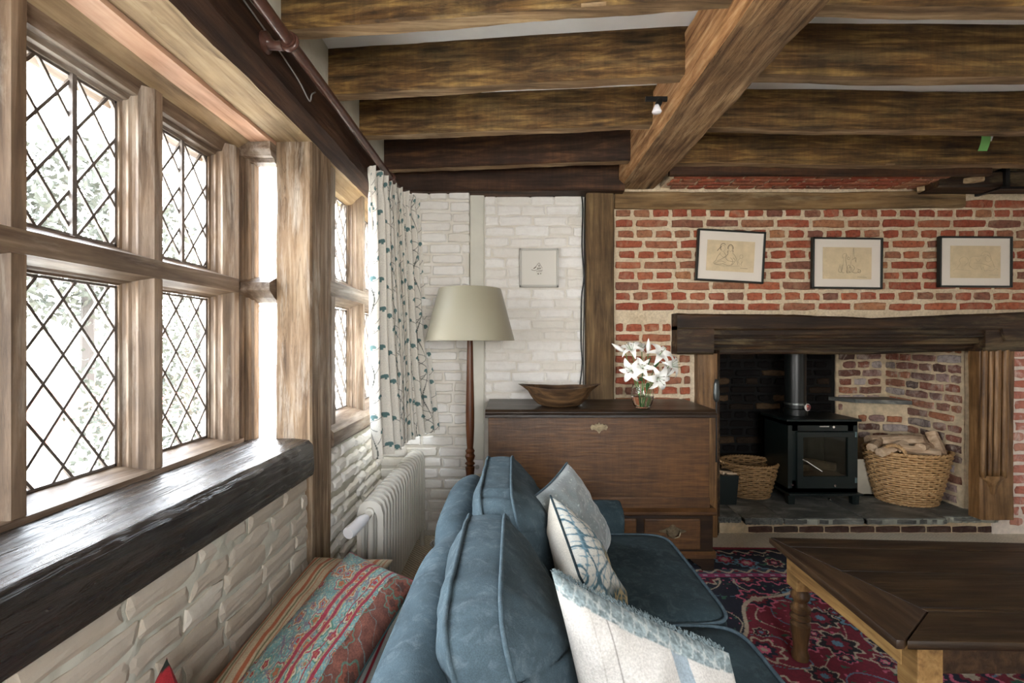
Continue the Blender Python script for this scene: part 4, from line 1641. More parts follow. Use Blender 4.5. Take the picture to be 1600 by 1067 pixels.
def paisley(u, v, s):
    """u across (0 at the wall side), v along the cushion"""
    n = len(u)
    x, y = u * .40, v * .50
    c = np.tile(np.array(teal), (n, 1)) * (.8 + .4 * vn(x * 30, y * 30, 2))[:, None]
    sp = vn(x * 210, y * 210, 3)
    c = paint(c, (sp > .72) * .8, tcream)
    c = paint(c, (sp < .2) * .7, (.22, .12, .10))
    pal = [[(1.25, (.12, .10, .12)), (1.1, tcream), (.85, torange), (.5, teal), (.3, tred)], [(1.2, tred), (1.0, tcream), (.8, (.10, .20, .14)), (.5, torange)],
           [(1.1, (.06, .16, .12)), (.9, tcream), (.6, tred), (.3, torange)]]
    c = rosettes(c, x, y, .062, pal, 11, .8, .36, 5)
    c = rosettes(c, x + .03, y + .03, .062, pal, 31, .7, .17, 5)
    sc = np.abs(np.sin(x * 60 + 2.5 * np.sin(y * 40)) + np.cos(y * 55 + 2 * np.sin(x * 50)))
    c = paint(c, (sc < .10) * .8, (.14, .10, .14))
    right = (u > .80)
    cr = np.tile(np.array((.13, .045, .03)), (n, 1)) * (.7 + .7 * vn(x * 50, y * 50, 8))[:, None]
    cr = rosettes(cr, x, y, .07, [[(1.2, (.08, .14, .10)), (1.0, (.17, .05, .03)), (.5, (.08, .03, .02))]], 41, .8, .4, 6)
    tw = np.abs(np.sin(x * 40 + y * 50 + 2 * vn(x * 40, y * 40, 3))) < .06
    cr = paint(cr, tw * .6, teal)
    c = np.where(right[:, None], cr, c)
    for a, b in ((.445, .485), (.535, .565), (.665, .675), (.73, .757)):
        c = paint(c, ((u > a) & (u < b)).astype(float), tred)
    for a in (.435, .493, .527, .572, .722):
        c = paint(c, (np.abs(u - a) < .0045).astype(float), (.30, .20, .09))
    c = paint(c, ((u < .03) | (v < .02) | (v > .98)).astype(float) * .8, (.33, .06, .08))
    c = c * (.75 + .5 * vn(x * 350, y * 350, 12))[:, None]
    return np.where((s > 0)[:, None], c, np.array((.10, .18, .16))[None, :])


t4 = thing('patterned_cushion', 'teal paisley cushion with red stripes leaning on the sofa back', 'cushion', (-.48, 1.5, .4), 'cushions on the bench')
# front faces up: u from wall side to sofa side, v from near to far
A = Vector((-.735, 1.22, .385))
B_ = Vector((-.44, .98, .395))
C_ = Vector((-.605, 1.77, .515))
pillow('cover', A, B_, C_, .12, vcol('paisley_cloth', 1.0, .5, 350), t4, 300, 5, paisley, wr=.006, pinch=.03)


def brownstripe(u, v, s):
    c = np.tile(np.array((.32, .25, .16)), (len(u), 1)) * (.85 + .3 * vn(u * 150, v * 150, 2))[:, None]
    k = (u * 5) % 1
    c = paint(c, ((k > .15) & (k < .38)).astype(float), (.26, .075, .03))
    c = paint(c, ((k > .55) & (k < .62)).astype(float), (.10, .10, .05))
    return paint(c, ((k > .75) & (k < .80)).astype(float), (.26, .075, .03))


t5 = thing('striped_cushion', 'brown and cream striped cushion under the teal one, against the wall', 'cushion', (-.7, 1.5, .37), 'cushions on the bench')
pillow('cover', (-.82, 1.22, .36), (-.52, 1.20, .36), (-.745, 1.79, .485), .11, vcol('striped_cloth', .95, .3, 300), t5, 110, 6, brownstripe, wr=.005, pinch=.04)


def tartan(u, v, s):
    c = np.tile(np.array((.30, .012, .018)), (len(u), 1))
    w = np.sin(u * 25 + 2 * np.sin(v * 12)) * np.cos(v * 22)
    c = paint(c, (w > .35).astype(float), (.012, .018, .012))
    return paint(c, (np.abs(w + .4) < .05).astype(float), (.02, .05, .03))


t6 = thing('red_cushion', 'dark red and black cushion, only its corner rising at the lower left', 'cushion', (-.78, .95, .4), 'cushions on the bench')
pillow('cover', (-.765, 1.05, .60), (-.815, .93, .34), (-.57, .93, .40), .13, vcol('tartan_cloth', .95, .3, 300), t6, 60, 7, tartan, wr=.008)

# ------------------------------------------------------------------ radiator
rd = thing('radiator', 'cream cast-iron column radiator under the window beyond the post', 'radiator', (-.62, 2.55, 0))
ny = 19
ry = np.linspace(2.07, 3.03, ny)
sec0 = None
for i, y in enumerate(ry):
    if sec0 is None:
        mb = MB()
        hw, xc = .057, -.617
        for x in (-.657, -.617, -.577):
            mb.tube([(x, y, .12), (x, y, .565)], .0135, 8, caps=False)
        pts = [(xc - hw, .14), (xc - hw, .55), (xc - hw + .01, .585), (xc - hw + .03, .603), (xc, .608), (xc + hw - .03, .603), (xc + hw - .01, .585), (xc + hw, .55), (xc + hw, .14), (xc + hw - .015, .095), (xc, .08), (xc - hw + .015, .095)]
        r_ = .018
        inner = [(xc + (px - xc) * .62, .345 + (pz - .345) * .86) for (px, pz) in pts]
        k = len(pts)
        base = len(mb.v)
        for (ring, dy) in ((pts, -.012), (pts, .012), (inner, .019), (inner, -.019)):
            for (px, pz) in ring:
                mb.v.append((px, y + dy, pz))
        for q in range(k):
            w = (q + 1) % k
            for rr_ in range(3):
                mb.f.append((base + rr_ * k + q, base + rr_ * k + w, base + (rr_ + 1) * k + w, base + (rr_ + 1) * k + q))
            mb.f.append((base + 3 * k + q, base + 3 * k + w, base + w, base + q))
        sec0 = obj('section', mb, M['radiator'], rd, smooth=.9)
    else:
        c = sec0.copy()
        C.objects.link(c)
        c.parent = rd
        c.location = (0, y - ry[0], 0)
mb = MB()
for z in (.15, .56):
    mb.tube([(-.617, 2.04, z), (-.617, 3.06, z)], .022, 12)
obj('header_pipe', mb, M['radiator'], rd, smooth=.8)
for y in (2.07, 3.03):
    for x in (-.66, -.575):
        obj('foot', MB().lathe([(.018, 0), (.012, .04), (.014, .12)], (x, y, 0), 8), M['radiator'], rd)
obj('valve_stem', MB().tube([(-.617, 2.045, .555), (-.617, 2.0, .555)], .016, 12), M['chrome'], rd, smooth=.8)
vh = obj('thermostat_head', MB().tube([(-.617, 2.01, .555), (-.63, 1.98, .548), (-.655, 1.92, .53), (-.66, 1.905, .528)], [.016, .024, .026, .024], 16), M['white_plastic'], rd, smooth=.8)
mb = MB()
mb.tube([(-.617, 3.06, .15), (-.617, 3.10, .15), (-.617, 3.12, .12), (-.617, 3.12, 0)], .012, 8)
obj('pipe', mb, M['radiator'], rd, smooth=.8)

# ------------------------------------------------------------------ curtain and pole
pl = thing('curtain_pole', 'dark wooden curtain pole on round brackets along the window beam', 'curtain pole', (-.72, 1.5, 2.25))
obj('pole', MB().tube([(-.72, -.4 + i * .2, H + .97) for i in range(18)], .019, 14), M['rodwood'], pl, smooth=.8)
for y in (1.53, 2.80, .2):
    mb = MB()
    mb.tube([(-.80, y, H + .965), (-.79, y, H + .965), (-.782, y, H + .962), (-.765, y, H + .955), (-.74, y, H + .955)], [.034, .034, .020, .014, .016], 14)
    k = 16
    for i in range(k):
        a = 2 * PI * i / k
    mb.tube([(-.72 + .024 * math.cos(2 * PI * i / 20), y, H + .968 + .024 * math.sin(2 * PI * i / 20)) for i in range(20)], .009, 8, closed=True)
    mb.tube([(-.72, y - .014, H + .97), (-.72, y + .014, H + .97)], .026, 14)
    obj('bracket', mb, M['rodwood'], pl, smooth=.8)
obj('end_cap', MB().lathe([(.019, 0), (.028, .005), (.028, .012), (.014, .022), (.024, .035), (.0, .05)], (-.72, 3.0, H + .97), 12), M['rodwood'], pl) if False else None
CF = (.10, .19, .19)


def curtain_col(u, v, x, y, z):
    """u across the cloth (1.35 m of it), v down; printed seed heads on thin stems"""
    X, Z = u * 1.25, v * 1.60
    n = len(u)
    c = np.tile(np.array((.76, .73, .66)), (n, 1)) * (.97 + .06 * vn(X * 200, Z * 200, 1))[:, None]
    pw, ph_ = .20, .38
    i0, j0 = np.floor(X / pw), np.floor(Z / ph_)
    heads = [(.10, .12, -1), (.55, .08, 1), (.86, .22, -1), (.22, .34, 1), (.62, .42, -1), (.05, .56, 1), (.40, .62, 1), (.80, .66, -1), (.20, .84, -1), (.66, .88, 1)]
    for di in (-1, 0, 1):
        for dj in (-1, 0, 1):
            ii, jj = i0 + di, j0 + dj
            sh = (ii % 2) * .5
            bx, bz = ii * pw, (jj + sh) * ph_
            # main winding stem
            for (hx, hz, sd) in heads:
                cx, cz = bx + hx * pw, bz + hz * ph_
                dx, dz = X - cx, Z - cz
                r = np.hypot(dx, dz)
                fan = (r < .0155) & (dz < .006)
                fan2 = fan | ((np.abs(dx) < .005) & (dz > 0) & (dz < .014))
                sx, sz = bx + .45 * pw + .1 * pw * sd, cz + .06
                # stem: from the head down to the vine
                lx, lz = sx - cx, sz - cz
                tt = np.clip((dx * lx + dz * lz) / (lx * lx + lz * lz), 0, 1)
                ds = np.hypot(dx - tt * lx, dz - tt * lz)
                c = paint(c, (ds < .0019) * .8, (.08, .09, .08))
                c = paint(c, fan2.astype(float), CF)
            vx = bx + .45 * pw + .018 * np.sin(Z * 15)
            c = paint(c, (np.abs(X - vx) < .0018) * .7, (.08, .09, .08))
    return c


def curtain_pos(u, v):
    # heading follows the pole from near the window to the wall, bottom flares into the room
    nf = 8.5
    top_y = 2.56 + .60 * u
    ph = u * 2 * PI * nf
    amp = (.042 + .014 * v) * (.55 + .45 * np.sin(u * PI) + .15)
    w = np.sign(np.sin(ph)) * np.abs(np.sin(ph)) ** .8
    yb = 2.56 + .62 * u
    xb = -.775 + .03 * v + u * (.135 + .085 * v ** 1.5)
    x = xb + amp * w * (.6 + .4 * np.sin(u * 7 + 1)) + .010 * np.sin(v * 6 + u * 9) * v
    y = yb + amp * .55 * np.cos(ph) + .008 * np.sin(v * 5 + u * 12) * v
    tuck = np.exp(-((v - .06) / .03) ** 2) * .008
    x = x - tuck * np.sign(w)
    z = H + .955 - v * (1.595 - .05 * u) + .004 * np.sin(ph)
    return x, y, z


cu = sheet('curtain', vcol('printed_curtain', .85, .15, 300), None, curtain_pos, 620, 700, curtain_col)
so_ = cu.modifiers.new('cloth', 'SOLIDIFY')
so_.thickness = .002
tag(cu, 'white curtain printed with blue-green seed heads, gathered beside the window', 'curtain')

# ------------------------------------------------------------------ floor lamp
lp = thing('floor_lamp', 'turned wooden standard lamp with a large cream cone shade', 'lamp', (-.248, 2.80, 0))
cx, cy = -.248, 2.80
prof = [(.15, 0), (.15, .02), (.13, .03), (.05, .05), (.03, .08), (.022, .12), (.030, .20), (.022, .24), (.020, .40), (.024, .52), (.028, .56), (.018, .565), (.030, .58), (.018, .592), (.026, .61), (.030, .625), (.022, .64), (.028, .655), (.018, .67),
        (.021, .70), (.025, .80), (.025, .90), (.021, 1.1), (.018, 1.28), (.016, 1.32)]
obj('stem', MB().lathe(prof, (cx, cy, 0), 24), M['lampwood'], lp, smooth=.6)
t = NT('lamp_shade_cloth')
t.color((.30, .28, .20))
t.rough(.52)
t.b.inputs['Specular IOR Level'].default_value = .6
t.b.inputs['Sheen Weight'].default_value = .2
M['shade'] = t.m
n = 64
mb = MB()
mb.lathe([(.262, 0), (.263, .003), (.184, .302), (.182, .305), (.181, .302), (.259, .003), (.262, 0)], (cx, cy, 1.305), n, cap=False)
obj('lamp_shade', mb, M['shade'], lp, smooth=.8)
mb = MB()
for i in range(3):
    a = 2 * PI * i / 3
    mb.tube([(cx, cy, 1.59), (cx + .181 * math.cos(a), cy + .181 * math.sin(a), 1.60)], .002, 4)
obj('shade_spider', mb, M['brass'], lp)
obj('bulb_holder', MB().tube([(cx, cy, 1.31), (cx, cy, 1.40)], .016, 12), M['brass'], lp)
obj('bulb', MB().lathe([(.012, 0), (.02, .02), (.03, .05), (.028, .075), (.012, .092), (.0, .095)], (cx, cy, 1.40), 14), M['white_plastic'], lp, smooth=True)

# ------------------------------------------------------------------ chest
ch = thing('chest', 'old oak mule chest with brass lock plate and drawers below', 'chest', (.50, 2.95, 0))
x0, x1, yf, yb = -.135, 1.122, 2.69, 3.16
mb = MB()
mb.box(x0, x1, yf, yb, .355, .868, .004)
obj('body', mb, M['chest'], ch)
obj('body_rail', MB().box(x0 - .001, x1 + .001, yf - .006, yb, .352, .415, .004), M['chest'], ch)
mb = MB()
mb.prism([(yf - .025, .870), (yf - .034, .874), (yf - .034, .888), (yf - .020, .896), (yf - .018, .902), (yf - .004, .914), (yb + .02, .914), (yb + .02, .870)], x0 - .016, x1 + .03, 'x')
obj('lid', mb, M['chest_dark'], ch)
mb = MB()
mb.prism([(yf - .03, .322), (yf - .04, .33), (yf - .04, .345), (yf - .012, .358), (yb, .358), (yb, .322)], x0 - .02, x1 + .025, 'x')
obj('waist_moulding', mb, M['chest'], ch)
obj('drawer_case', MB().box(x0 - .008, x1 + .012, yf - .018, yb, .11, .324, .003), M['chest_dark'], ch)
for (a, b) in ((-.06, .33), (.37, .70), (.745, 1.06)):
    d = obj('drawer', MB().box(a, b, yf - .030, yf + .2, .13, .302, .005), M['chest'], ch)
    xc_, zc_ = (a + b) / 2, .235
    mb = MB()
    plate = []
    for i in range(40):
        a_ = 2 * PI * i / 40
        rr_ = 1 + .22 * math.cos(4 * a_) + .12 * math.cos(8 * a_)
        plate.append((xc_ + .058 * math.cos(a_) * rr_, zc_ + .028 * math.sin(a_) * rr_))
    mb.prism(plate, yf - .033, yf - .030, 'y')
    mb.tube([(xc_ - .035, yf - .034, zc_ + .004), (xc_ - .035, yf - .052, zc_ - .002), (xc_ - .028, yf - .054, zc_ - .022), (xc_, yf - .056, zc_ - .030), (xc_ + .028, yf - .054, zc_ - .022), (xc_ + .035, yf - .052, zc_ - .002), (xc_ + .035, yf - .034, zc_ + .004)], .004, 6)
    obj('handle', mb, M['brass'], d)
mb = MB()
mb.prism([(yf - .03, .08), (yf - .03, .105), (yf - .015, .118), (yb, .118), (yb, .08)], x0 - .02, x1 + .025, 'x')
obj('plinth', mb, M['chest'], ch)
for xs_, xe in ((x0 - .012, x0 + .14), (x1 + .016, x1 - .13)):
    for yy in (yf - .022, yb - .12):
        mb = MB()
        w = xe - xs_
        mb.prism([(xs_, 0), (xs_ + w * .45, 0), (xs_ + w * .5, .03), (xs_ + w * .75, .05), (xe, .085), (xs_, .085)], yy, yy + .12, 'y')
        obj('foot', mb, M['chest_dark'], ch)
mb = MB()
pl_ = []
xc_, zc_ = .494, .815
for (a, b) in ((0, -.038), (.012, -.022), (.030, -.014), (.042, -.018), (.050, .0), (.040, .014), (.028, .010), (.020, .018), (.008, .014), (0, .026)):
    pl_.append((xc_ + a, zc_ + b))
pl_ += [(2 * xc_ - a, b) for (a, b) in pl_[::-1]][1:-1]
mb.prism(pl_, yf - .004, yf + .001, 'y')
obj('lock_plate', mb, M['brass'], ch)

# bowl
bw = thing('dough_bowl', 'long carved dark wood dough bowl with pointed handles on the chest', 'bowl', (.30, 2.86, .914))
mb = MB()
bx, by, bz = .285, 2.84, .914
NB = 48


def bowlring(k, t_, inner):
    a = 2 * PI * k / NB
    L, W = .205, .15
    x = math.cos(a) * L * (.42 + .58 * t_ ** .6)
    y = math.sin(a) * W * (.42 + .58 * t_ ** .7)
    z = .125 * t_ ** 1.35
    if t_ > .8:
        h_ = max(0, abs(math.cos(a)) - .93) / .07
        x += math.copysign(.045 * h_ * (t_ - .8) / .2, math.cos(a))
        z += .008 * h_ - .012 * math.sin(a) ** 2
    if inner:
        x *= .92
        y *= .90
        z = z + .014 * (1 - t_) + .0
    return (bx + x, by + y, bz + z + noise.noise(Vector((x * 12, y * 12, z * 12))) * .003)


lv = [0, .05, .2, .4, .6, .8, .92, 1.0]
rings = [(t_, False) for t_ in lv] + [(t_, True) for t_ in lv[::-1]]
for (t_, inn) in rings:
    for k in range(NB):
        mb.v.append(bowlring(k, t_, inn))
for i in range(len(rings) - 1):
    for k in range(NB):
        l = (k + 1) % NB
        mb.f.append((i * NB + k, i * NB + l, (i + 1) * NB + l, (i + 1) * NB + k))
mb.f.append(tuple(range(NB))[::-1])
mb.f.append(tuple((len(rings) - 1) * NB + k for k in range(NB)))
obj('bowl_body', mb, M['bowl'], bw, smooth=.9)

# vase with lilies
vx, vy, vz = .760, 2.76, .914
vt = NT('vase_glass')
vt.b.inputs['Base Color'].default_value = (.96, 1, .98, 1)
vt.b.inputs['Transmission Weight'].default_value = 1
vt.b.inputs['Roughness'].default_value = .01
vt.b.inputs['IOR'].default_value = 1.3
va = thing('glass_vase', 'clear rounded glass vase half full of water on the chest', 'vase', (vx, vy, vz))
mb = MB()
mb.lathe([(.0, .0), (.040, .001), (.052, .018), (.062, .05), (.066, .08), (.062, .11), (.056, .135), (.0535, .135), (.0595, .11), (.0635, .08), (.0595, .05), (.049, .022), (.038, .010), (.0, .010)], (vx, vy, vz), 40)
obj('vase_body', mb, vt.m, va, smooth=.8)
wt = NT('water')
wt.b.inputs['Base Color'].default_value = (.98, 1, .99, 1)
wt.b.inputs['Transmission Weight'].default_value = 1
wt.b.inputs['Roughness'].default_value = 0
wt.b.inputs['IOR'].default_value = 1.2
obj('water', MB().lathe([(0, .0105), (.0375, .011), (.048, .022), (.0585, .05), (.061, .066), (0, .066)], (vx, vy, vz), 40), wt.m, va, smooth=.8)
petal = plain('lily_petal', (.84, .84, .80), .5, bump=.1)
petal.node_tree.nodes['Principled BSDF'].inputs['Subsurface Weight'].default_value = .15
petal.node_tree.nodes['Principled BSDF'].inputs['Subsurface Radius'].default_value = (.01, .01, .01)
stemg = plain('lily_stem', (.10, .22, .06), .5)
leafg = plain('lily_leaf', (.035, .10, .03), .4)
anther = plain('lily_anther', (.12, .05, .03), .7)


def petal_mb(mb, o, ax, az, L, W, open_, curl, seed):
    """one petal from o; ax is the flower axis, az its angle round it"""
    ax = Vector(ax).normalized()
    t0 = ax.cross(Vector((0, 0, 1)) if abs(ax.z) < .9 else Vector((1, 0, 0))).normalized()
    t1_ = ax.cross(t0).normalized()
    rad = (t0 * math.cos(az) + t1_ * math.sin(az)).normalized()
    sd = ax.cross(rad).normalized()

    def f(u, v):
        s_ = u * L
        ang = open_ * (u ** .8) + curl * u ** 3
        r = L * (.03 + .9 * math.sin(min(ang, 2.4)) * u)
        h = s_ * math.cos(min(ang, 2.2)) * .9
        w = W * math.sin(PI * min(1, u * .93 + .05)) ** .8 * (1 - .25 * u)
        q = (v - .5) * 2
        return Vector(o) + rad * r + ax * h + sd * (w * q) + (ax * .25 - rad * .1) * (abs(q) ** 2) * w * .6 + ax * .0012 * math.sin(u * 20 + seed) * abs(q)
    n0 = len(mb.v)
    mb.grid(f, 12, 7)
    return mb


lil = [((-.060, -.045, .150), (-.45, -1, -.10), .075, 1.15, 'lowest left white lily, facing left over the vase'),
       ((.045, -.075, .125), (.15, -1, -.15), .080, 1.20, 'lowest central white lily with a green throat, over the vase rim'),
       ((-.015, -.055, .155), (-.25, -.9, .35), .068, .85, 'half-open white lily left of the lowest central one'),
       ((-.055, -.02, .215), (-.25, -.6, .8), .075, .95, 'upper left white lily beside the long bud'),
       ((.062, -.03, .200), (.2, -.75, .55), .080, 1.0, 'upper right white lily with brown anthers'),
       ((.112, -.02, .165), (.7, -.7, .15), .078, 1.1, 'rightmost white lily turned to the right'),
       ((.10, .03, .150), (.8, .1, -.2), .070, 1.2, 'white lily behind, drooping at the right edge'),
       ((.0, .03, .215), (-.05, -.3, 1), .066, .6, 'pale lily standing in the middle behind the others')]
for i, (p, ax, L, op, lb) in enumerate(lil):
    p = (p[0] * 1.3 + .005, p[1], p[2] * 1.62 - .022)
    L *= 1.15
    o = Vector((vx + p[0], vy + p[1], vz + p[2]))
    ll = thing('lily', lb, 'flower', o, 'lilies in the glass vase')
    for k in range(6):
        mb = MB()
        petal_mb(mb, o, ax, k * PI / 3 + i, L * (1 if k % 2 else .94), L * (.27 if k % 2 else .20), op, .5, k)
        po = obj('petal', mb, petal, ll, smooth=True, fix=False)
    mb = MB()
    axv = Vector(ax).normalized()
    rr = random.Random(i)
    for k in range(6):
        d = (axv + Vector((rr.uniform(-.4, .4), rr.uniform(-.4, .4), rr.uniform(-.4, .4)))).normalized()
        mb.tube([o, o + d * L * .75], .0009, 4)
    obj('filaments', mb, stemg, ll)['kind'] = 'stuff'
    mb = MB()
    rr = random.Random(i)
    for k in range(6):
        d = (axv + Vector((rr.uniform(-.4, .4), rr.uniform(-.4, .4), rr.uniform(-.4, .4)))).normalized()
        e = o + d * L * .75
        s_ = d.cross(Vector((0, 0, 1))).normalized() * .005
        mb.tube([e - s_, e, e + s_], [.0012, .002, .0012], 5)
    obj('anthers', mb, anther, ll)['kind'] = 'stuff'
    b0 = Vector((vx + p[0] * .12 - .01 * math.sin(i * 2), vy + p[1] * .12 + .012 * math.cos(i * 2), vz + .014))
    m0 = Vector((vx + p[0] * .35, vy + p[1] * .35, vz + .12))
    mb = MB().tube([b0.lerp(m0, k / 5) for k in range(6)] + [m0.lerp(o, .5) + Vector((0, 0, .006)), o], .0025, 6)
    obj('stem', mb, stemg, ll, smooth=True)
for i, (p, ax, L) in enumerate((((-.125, -.03, .335), (-1, -.2, .62), .095), ((.028, -.02, .335), (.0, -.1, 1), .09))):
    o = Vector((vx + p[0], vy + p[1], vz + p[2]))
    axv = Vector(ax).normalized()
    o0 = o - axv * .02
    bd = thing('lily_bud', ['long white lily bud pointing left', 'upright white lily bud at the top of the bunch'][i], 'flower', o, 'lilies in the glass vase')
    obj('bud', MB().tube([o0 + axv * L * k / 8 for k in range(9)], [.004, .009, .012, .0135, .0135, .012, .009, .005, .001], 10), petal, bd, smooth=True)
    obj('stem', MB().tube([(vx, vy + .01, vz + .014), (vx + p[0] * .3, vy, vz + .13), tuple(o0)], .0025, 6), stemg, bd)
for i, (a, b, lb) in enumerate((((.0, -.03, .20), (.03, -.07, .30), 'dark green lily leaf upright between the blooms'), ((.05, -.03, .22), (.08, -.07, .27), 'green lily leaf right of centre'), ((-.01, -.05, .16), (-.05, -.09, .165), 'small green leaf drooping over the vase rim at left'), ((.02, -.06, .15), (-.005, -.10, .105), 'green leaf tip hanging over the vase front'))):
    a, b = Vector((vx, vy, vz)) + Vector(a), Vector((vx, vy, vz)) + Vector(b)
    s_ = (b - a).cross(Vector((0, 1, 0))).normalized() * .011
    mb = MB().grid(lambda u, v: a.lerp(b, u) + s_ * ((v - .5) * 2) * math.sin(PI * (u * .9 + .08)) + Vector((0, .006 * abs(v - .5), .01 * math.sin(PI * u))), 9, 5)
    tag(obj('lily_leaf', mb, leafg, smooth=True, fix=False), lb, 'leaf', 'leaves in the glass vase')

# ------------------------------------------------------------------ pictures
paper = plain('mount_card', (.72, .66, .58), .8)
sketch = plain('sketch_paper', (.62, .50, .32), .85, n=(18, .10))
ink = plain('sketch_ink', (.17, .14, .10), .8)
ink2 = plain('faint_ink', (.34, .29, .20), .8)
blackframe = plain('black_frame', (.012, .016, .014), .35)


def smooth_line(pts, k=6):
    out = []
    n = len(pts)
    for i in range(n - 1):
        p0, p1, p2, p3 = pts[max(i - 1, 0)], pts[i], pts[i + 1], pts[min(i + 2, n - 1)]
        for j in range(k):
            t_ = j / k
            out.append(tuple(.5 * (2 * b + (c - a) * t_ + (2 * a - 5 * b + 4 * c - d) * t_ ** 2 + (3 * b - a - 3 * c + d) * t_ ** 3) for a, b, c, d in zip(p0, p1, p2, p3)))
    out.append(pts[-1])
    return out


def picture(label, x, z, w, h, rot, fr_m, fw, inner, lines, y=3.168, ms=None, paper_m=None, sk=None):
    o = thing('framed_drawing' if fr_m is blackframe else 'framed_print', label, 'picture', (x, y, z - h / 2), None)
    cr, sr = math.cos(rot), math.sin(rot)

    def tr(mb):
        mb.v = [(x + (a - x) * cr - (c - z) * sr, b, z + (a - x) * sr + (c - z) * cr) for (a, b, c) in mb.v]
        return mb
    f = MB()
    for (a, b, c, d) in ((x - w / 2, x + w / 2, z + h / 2 - fw, z + h / 2), (x - w / 2, x + w / 2, z - h / 2, z - h / 2 + fw), (x - w / 2, x - w / 2 + fw, z - h / 2, z + h / 2), (x + w / 2 - fw, x + w / 2, z - h / 2, z + h / 2)):
        f.box(a, b, y - .022, y + .006, c, d, .002)
    obj('frame', tr(f), fr_m, o)
    obj('mount', tr(MB().box(x - w / 2 + fw * .5, x + w / 2 - fw * .5, y - .012, y + .002, z - h / 2 + fw * .5, z + h / 2 - fw * .5)), paper_m or paper, o)
    iw, ih = inner
    if sk is not None:
        obj('drawing_paper', tr(MB().box(x - iw / 2, x + iw / 2, y - .0135, y - .011, z - ih / 2, z + ih / 2)), sk, o)
    g = MB()
    for ln, wd in lines:
        pts = smooth_line([(x + a * iw / 2, y - .0145, z + b * ih / 2) for (a, b) in ln])
        g.tube(pts, wd, 4)
    obj('line_drawing', tr(g), ms or ink, o)
    return o


def loop_(cx_, cy_, rx_, ry_, a0=0, a1=360, n=10):
    return [(cx_ + rx_ * math.cos(math.radians(a0 + (a1 - a0) * i / n)), cy_ + ry_ * math.sin(math.radians(a0 + (a1 - a0) * i / n))) for i in range(n + 1)]


W1, W2 = .0009, .0006
L1 = [(loop_(-.33, .48, .09, .20), W2), (loop_(-.33, .55, .12, .25, 40, 230), W1 * 2), ([(-.40, .6), (-.5, .45), (-.57, .3)], .002), (loop_(-.02, .48, .08, .18), W2), (loop_(-.02, .5, .11, .24, -10, 190), .002), ([(-.12, .35), (-.13, .2)], .002), ([(.08, .4), (.09, .25)], .002),
      ([(-.42, .2), (-.55, -.1), (-.62, -.35), (-.7, -.5), (-.5, -.58), (-.3, -.5)], W1), ([(-.3, .25), (-.2, .0), (-.35, -.2), (-.55, -.35)], W1), ([(-.45, .1), (-.3, -.1), (-.15, .05), (-.1, .2)], W2), ([(-.3, -.5), (-.1, -.62), (.05, -.55), (.1, -.3), (.0, -.1)], W1),
      ([(.08, .2), (.2, .0), (.28, -.3), (.32, -.55)], W1), ([(-.12, .15), (-.2, -.1), (-.1, -.3), (.15, -.35)], W1), ([(.1, -.1), (.2, -.25), (.12, -.5), (.05, -.6)], W1), ([(-.65, -.5), (-.4, -.35), (-.2, -.45)], W1), (loop_(.45, .0, .07, .12), W2), ([(.4, -.1), (.32, -.3), (.42, -.5), (.5, -.3), (.46, -.6)], W2), ([(-.7, -.55), (-.3, -.66), (.1, -.66), (.4, -.6)], W2), ([(.42, -.75), (.75, -.76)], W1)]
L2 = [([(-.2, .3), (-.18, .55), (-.05, .6), (.0, .4)], W2), (loop_(.05, .3, .05, .08), W1), ([(-.05, .55), (-.06, .2), (-.02, -.2), (.0, -.6)], W1), ([(.14, .5), (.16, .1), (.12, -.3)], W2), ([(.22, .2), (.25, .95), (.28, .5), (.32, .2), (.34, .1)], W2), ([(.2, .2), (.34, .35), (.36, .05)], W1), ([(-.15, .4), (-.16, .0), (-.2, -.4)], W2),
      ([(-.3, -.1), (-.35, -.5), (-.25, -.55), (-.28, -.2)], W1), ([(-.2, -.1), (-.22, -.55), (-.12, -.6)], W1), ([(-.02, -.3), (.08, -.1), (.12, -.5), (-.02, -.6), (.02, -.25)], W1), ([(.2, -.1), (.3, -.3), (.22, -.55), (.4, -.6), (.55, -.45), (.4, -.35)], W1), (loop_(.12, -.4, .07, .18), W1), (loop_(.5, -.5, .06, .1), W1), ([(.42, -.86), (.8, -.88)], W1)]
L3 = [([(-.9, -.55), (-.75, -.45), (-.5, -.5), (-.2, -.55)], W2), ([(-.75, -.4), (-.6, -.1), (-.65, .1), (-.5, .3), (-.35, .25), (-.3, .0), (-.45, -.25)], W2), ([(-.25, .2), (-.1, .35), (.1, .35), (.3, .4), (.45, .45), (.6, .2), (.7, -.1), (.75, -.35)], W2), ([(-.2, .1), (-.25, -.2), (-.1, -.42), (.1, -.42)], W2), ([(-.05, -.08), (.2, -.08), (.45, -.2), (.6, -.3)], W2), (loop_(.5, .2, .12, .2), W2),
      ([(.2, -.25), (.25, -.5), (.3, -.3), (.36, -.55), (.5, -.5), (.65, -.55), (.8, -.4), (.9, -.5)], W2), ([(.0, .2), (.1, .0), (.2, .2)], W2), ([(.55, -.8), (.9, -.82)], W2), ([(.2, .35), (.3, .6), (.5, .62), (.6, .35)], W2)]
Yp = 3.165
sc = Yp / 740


def pw(px, py):
    return ((px - 800) * sc, H - (py - 533) * sc)


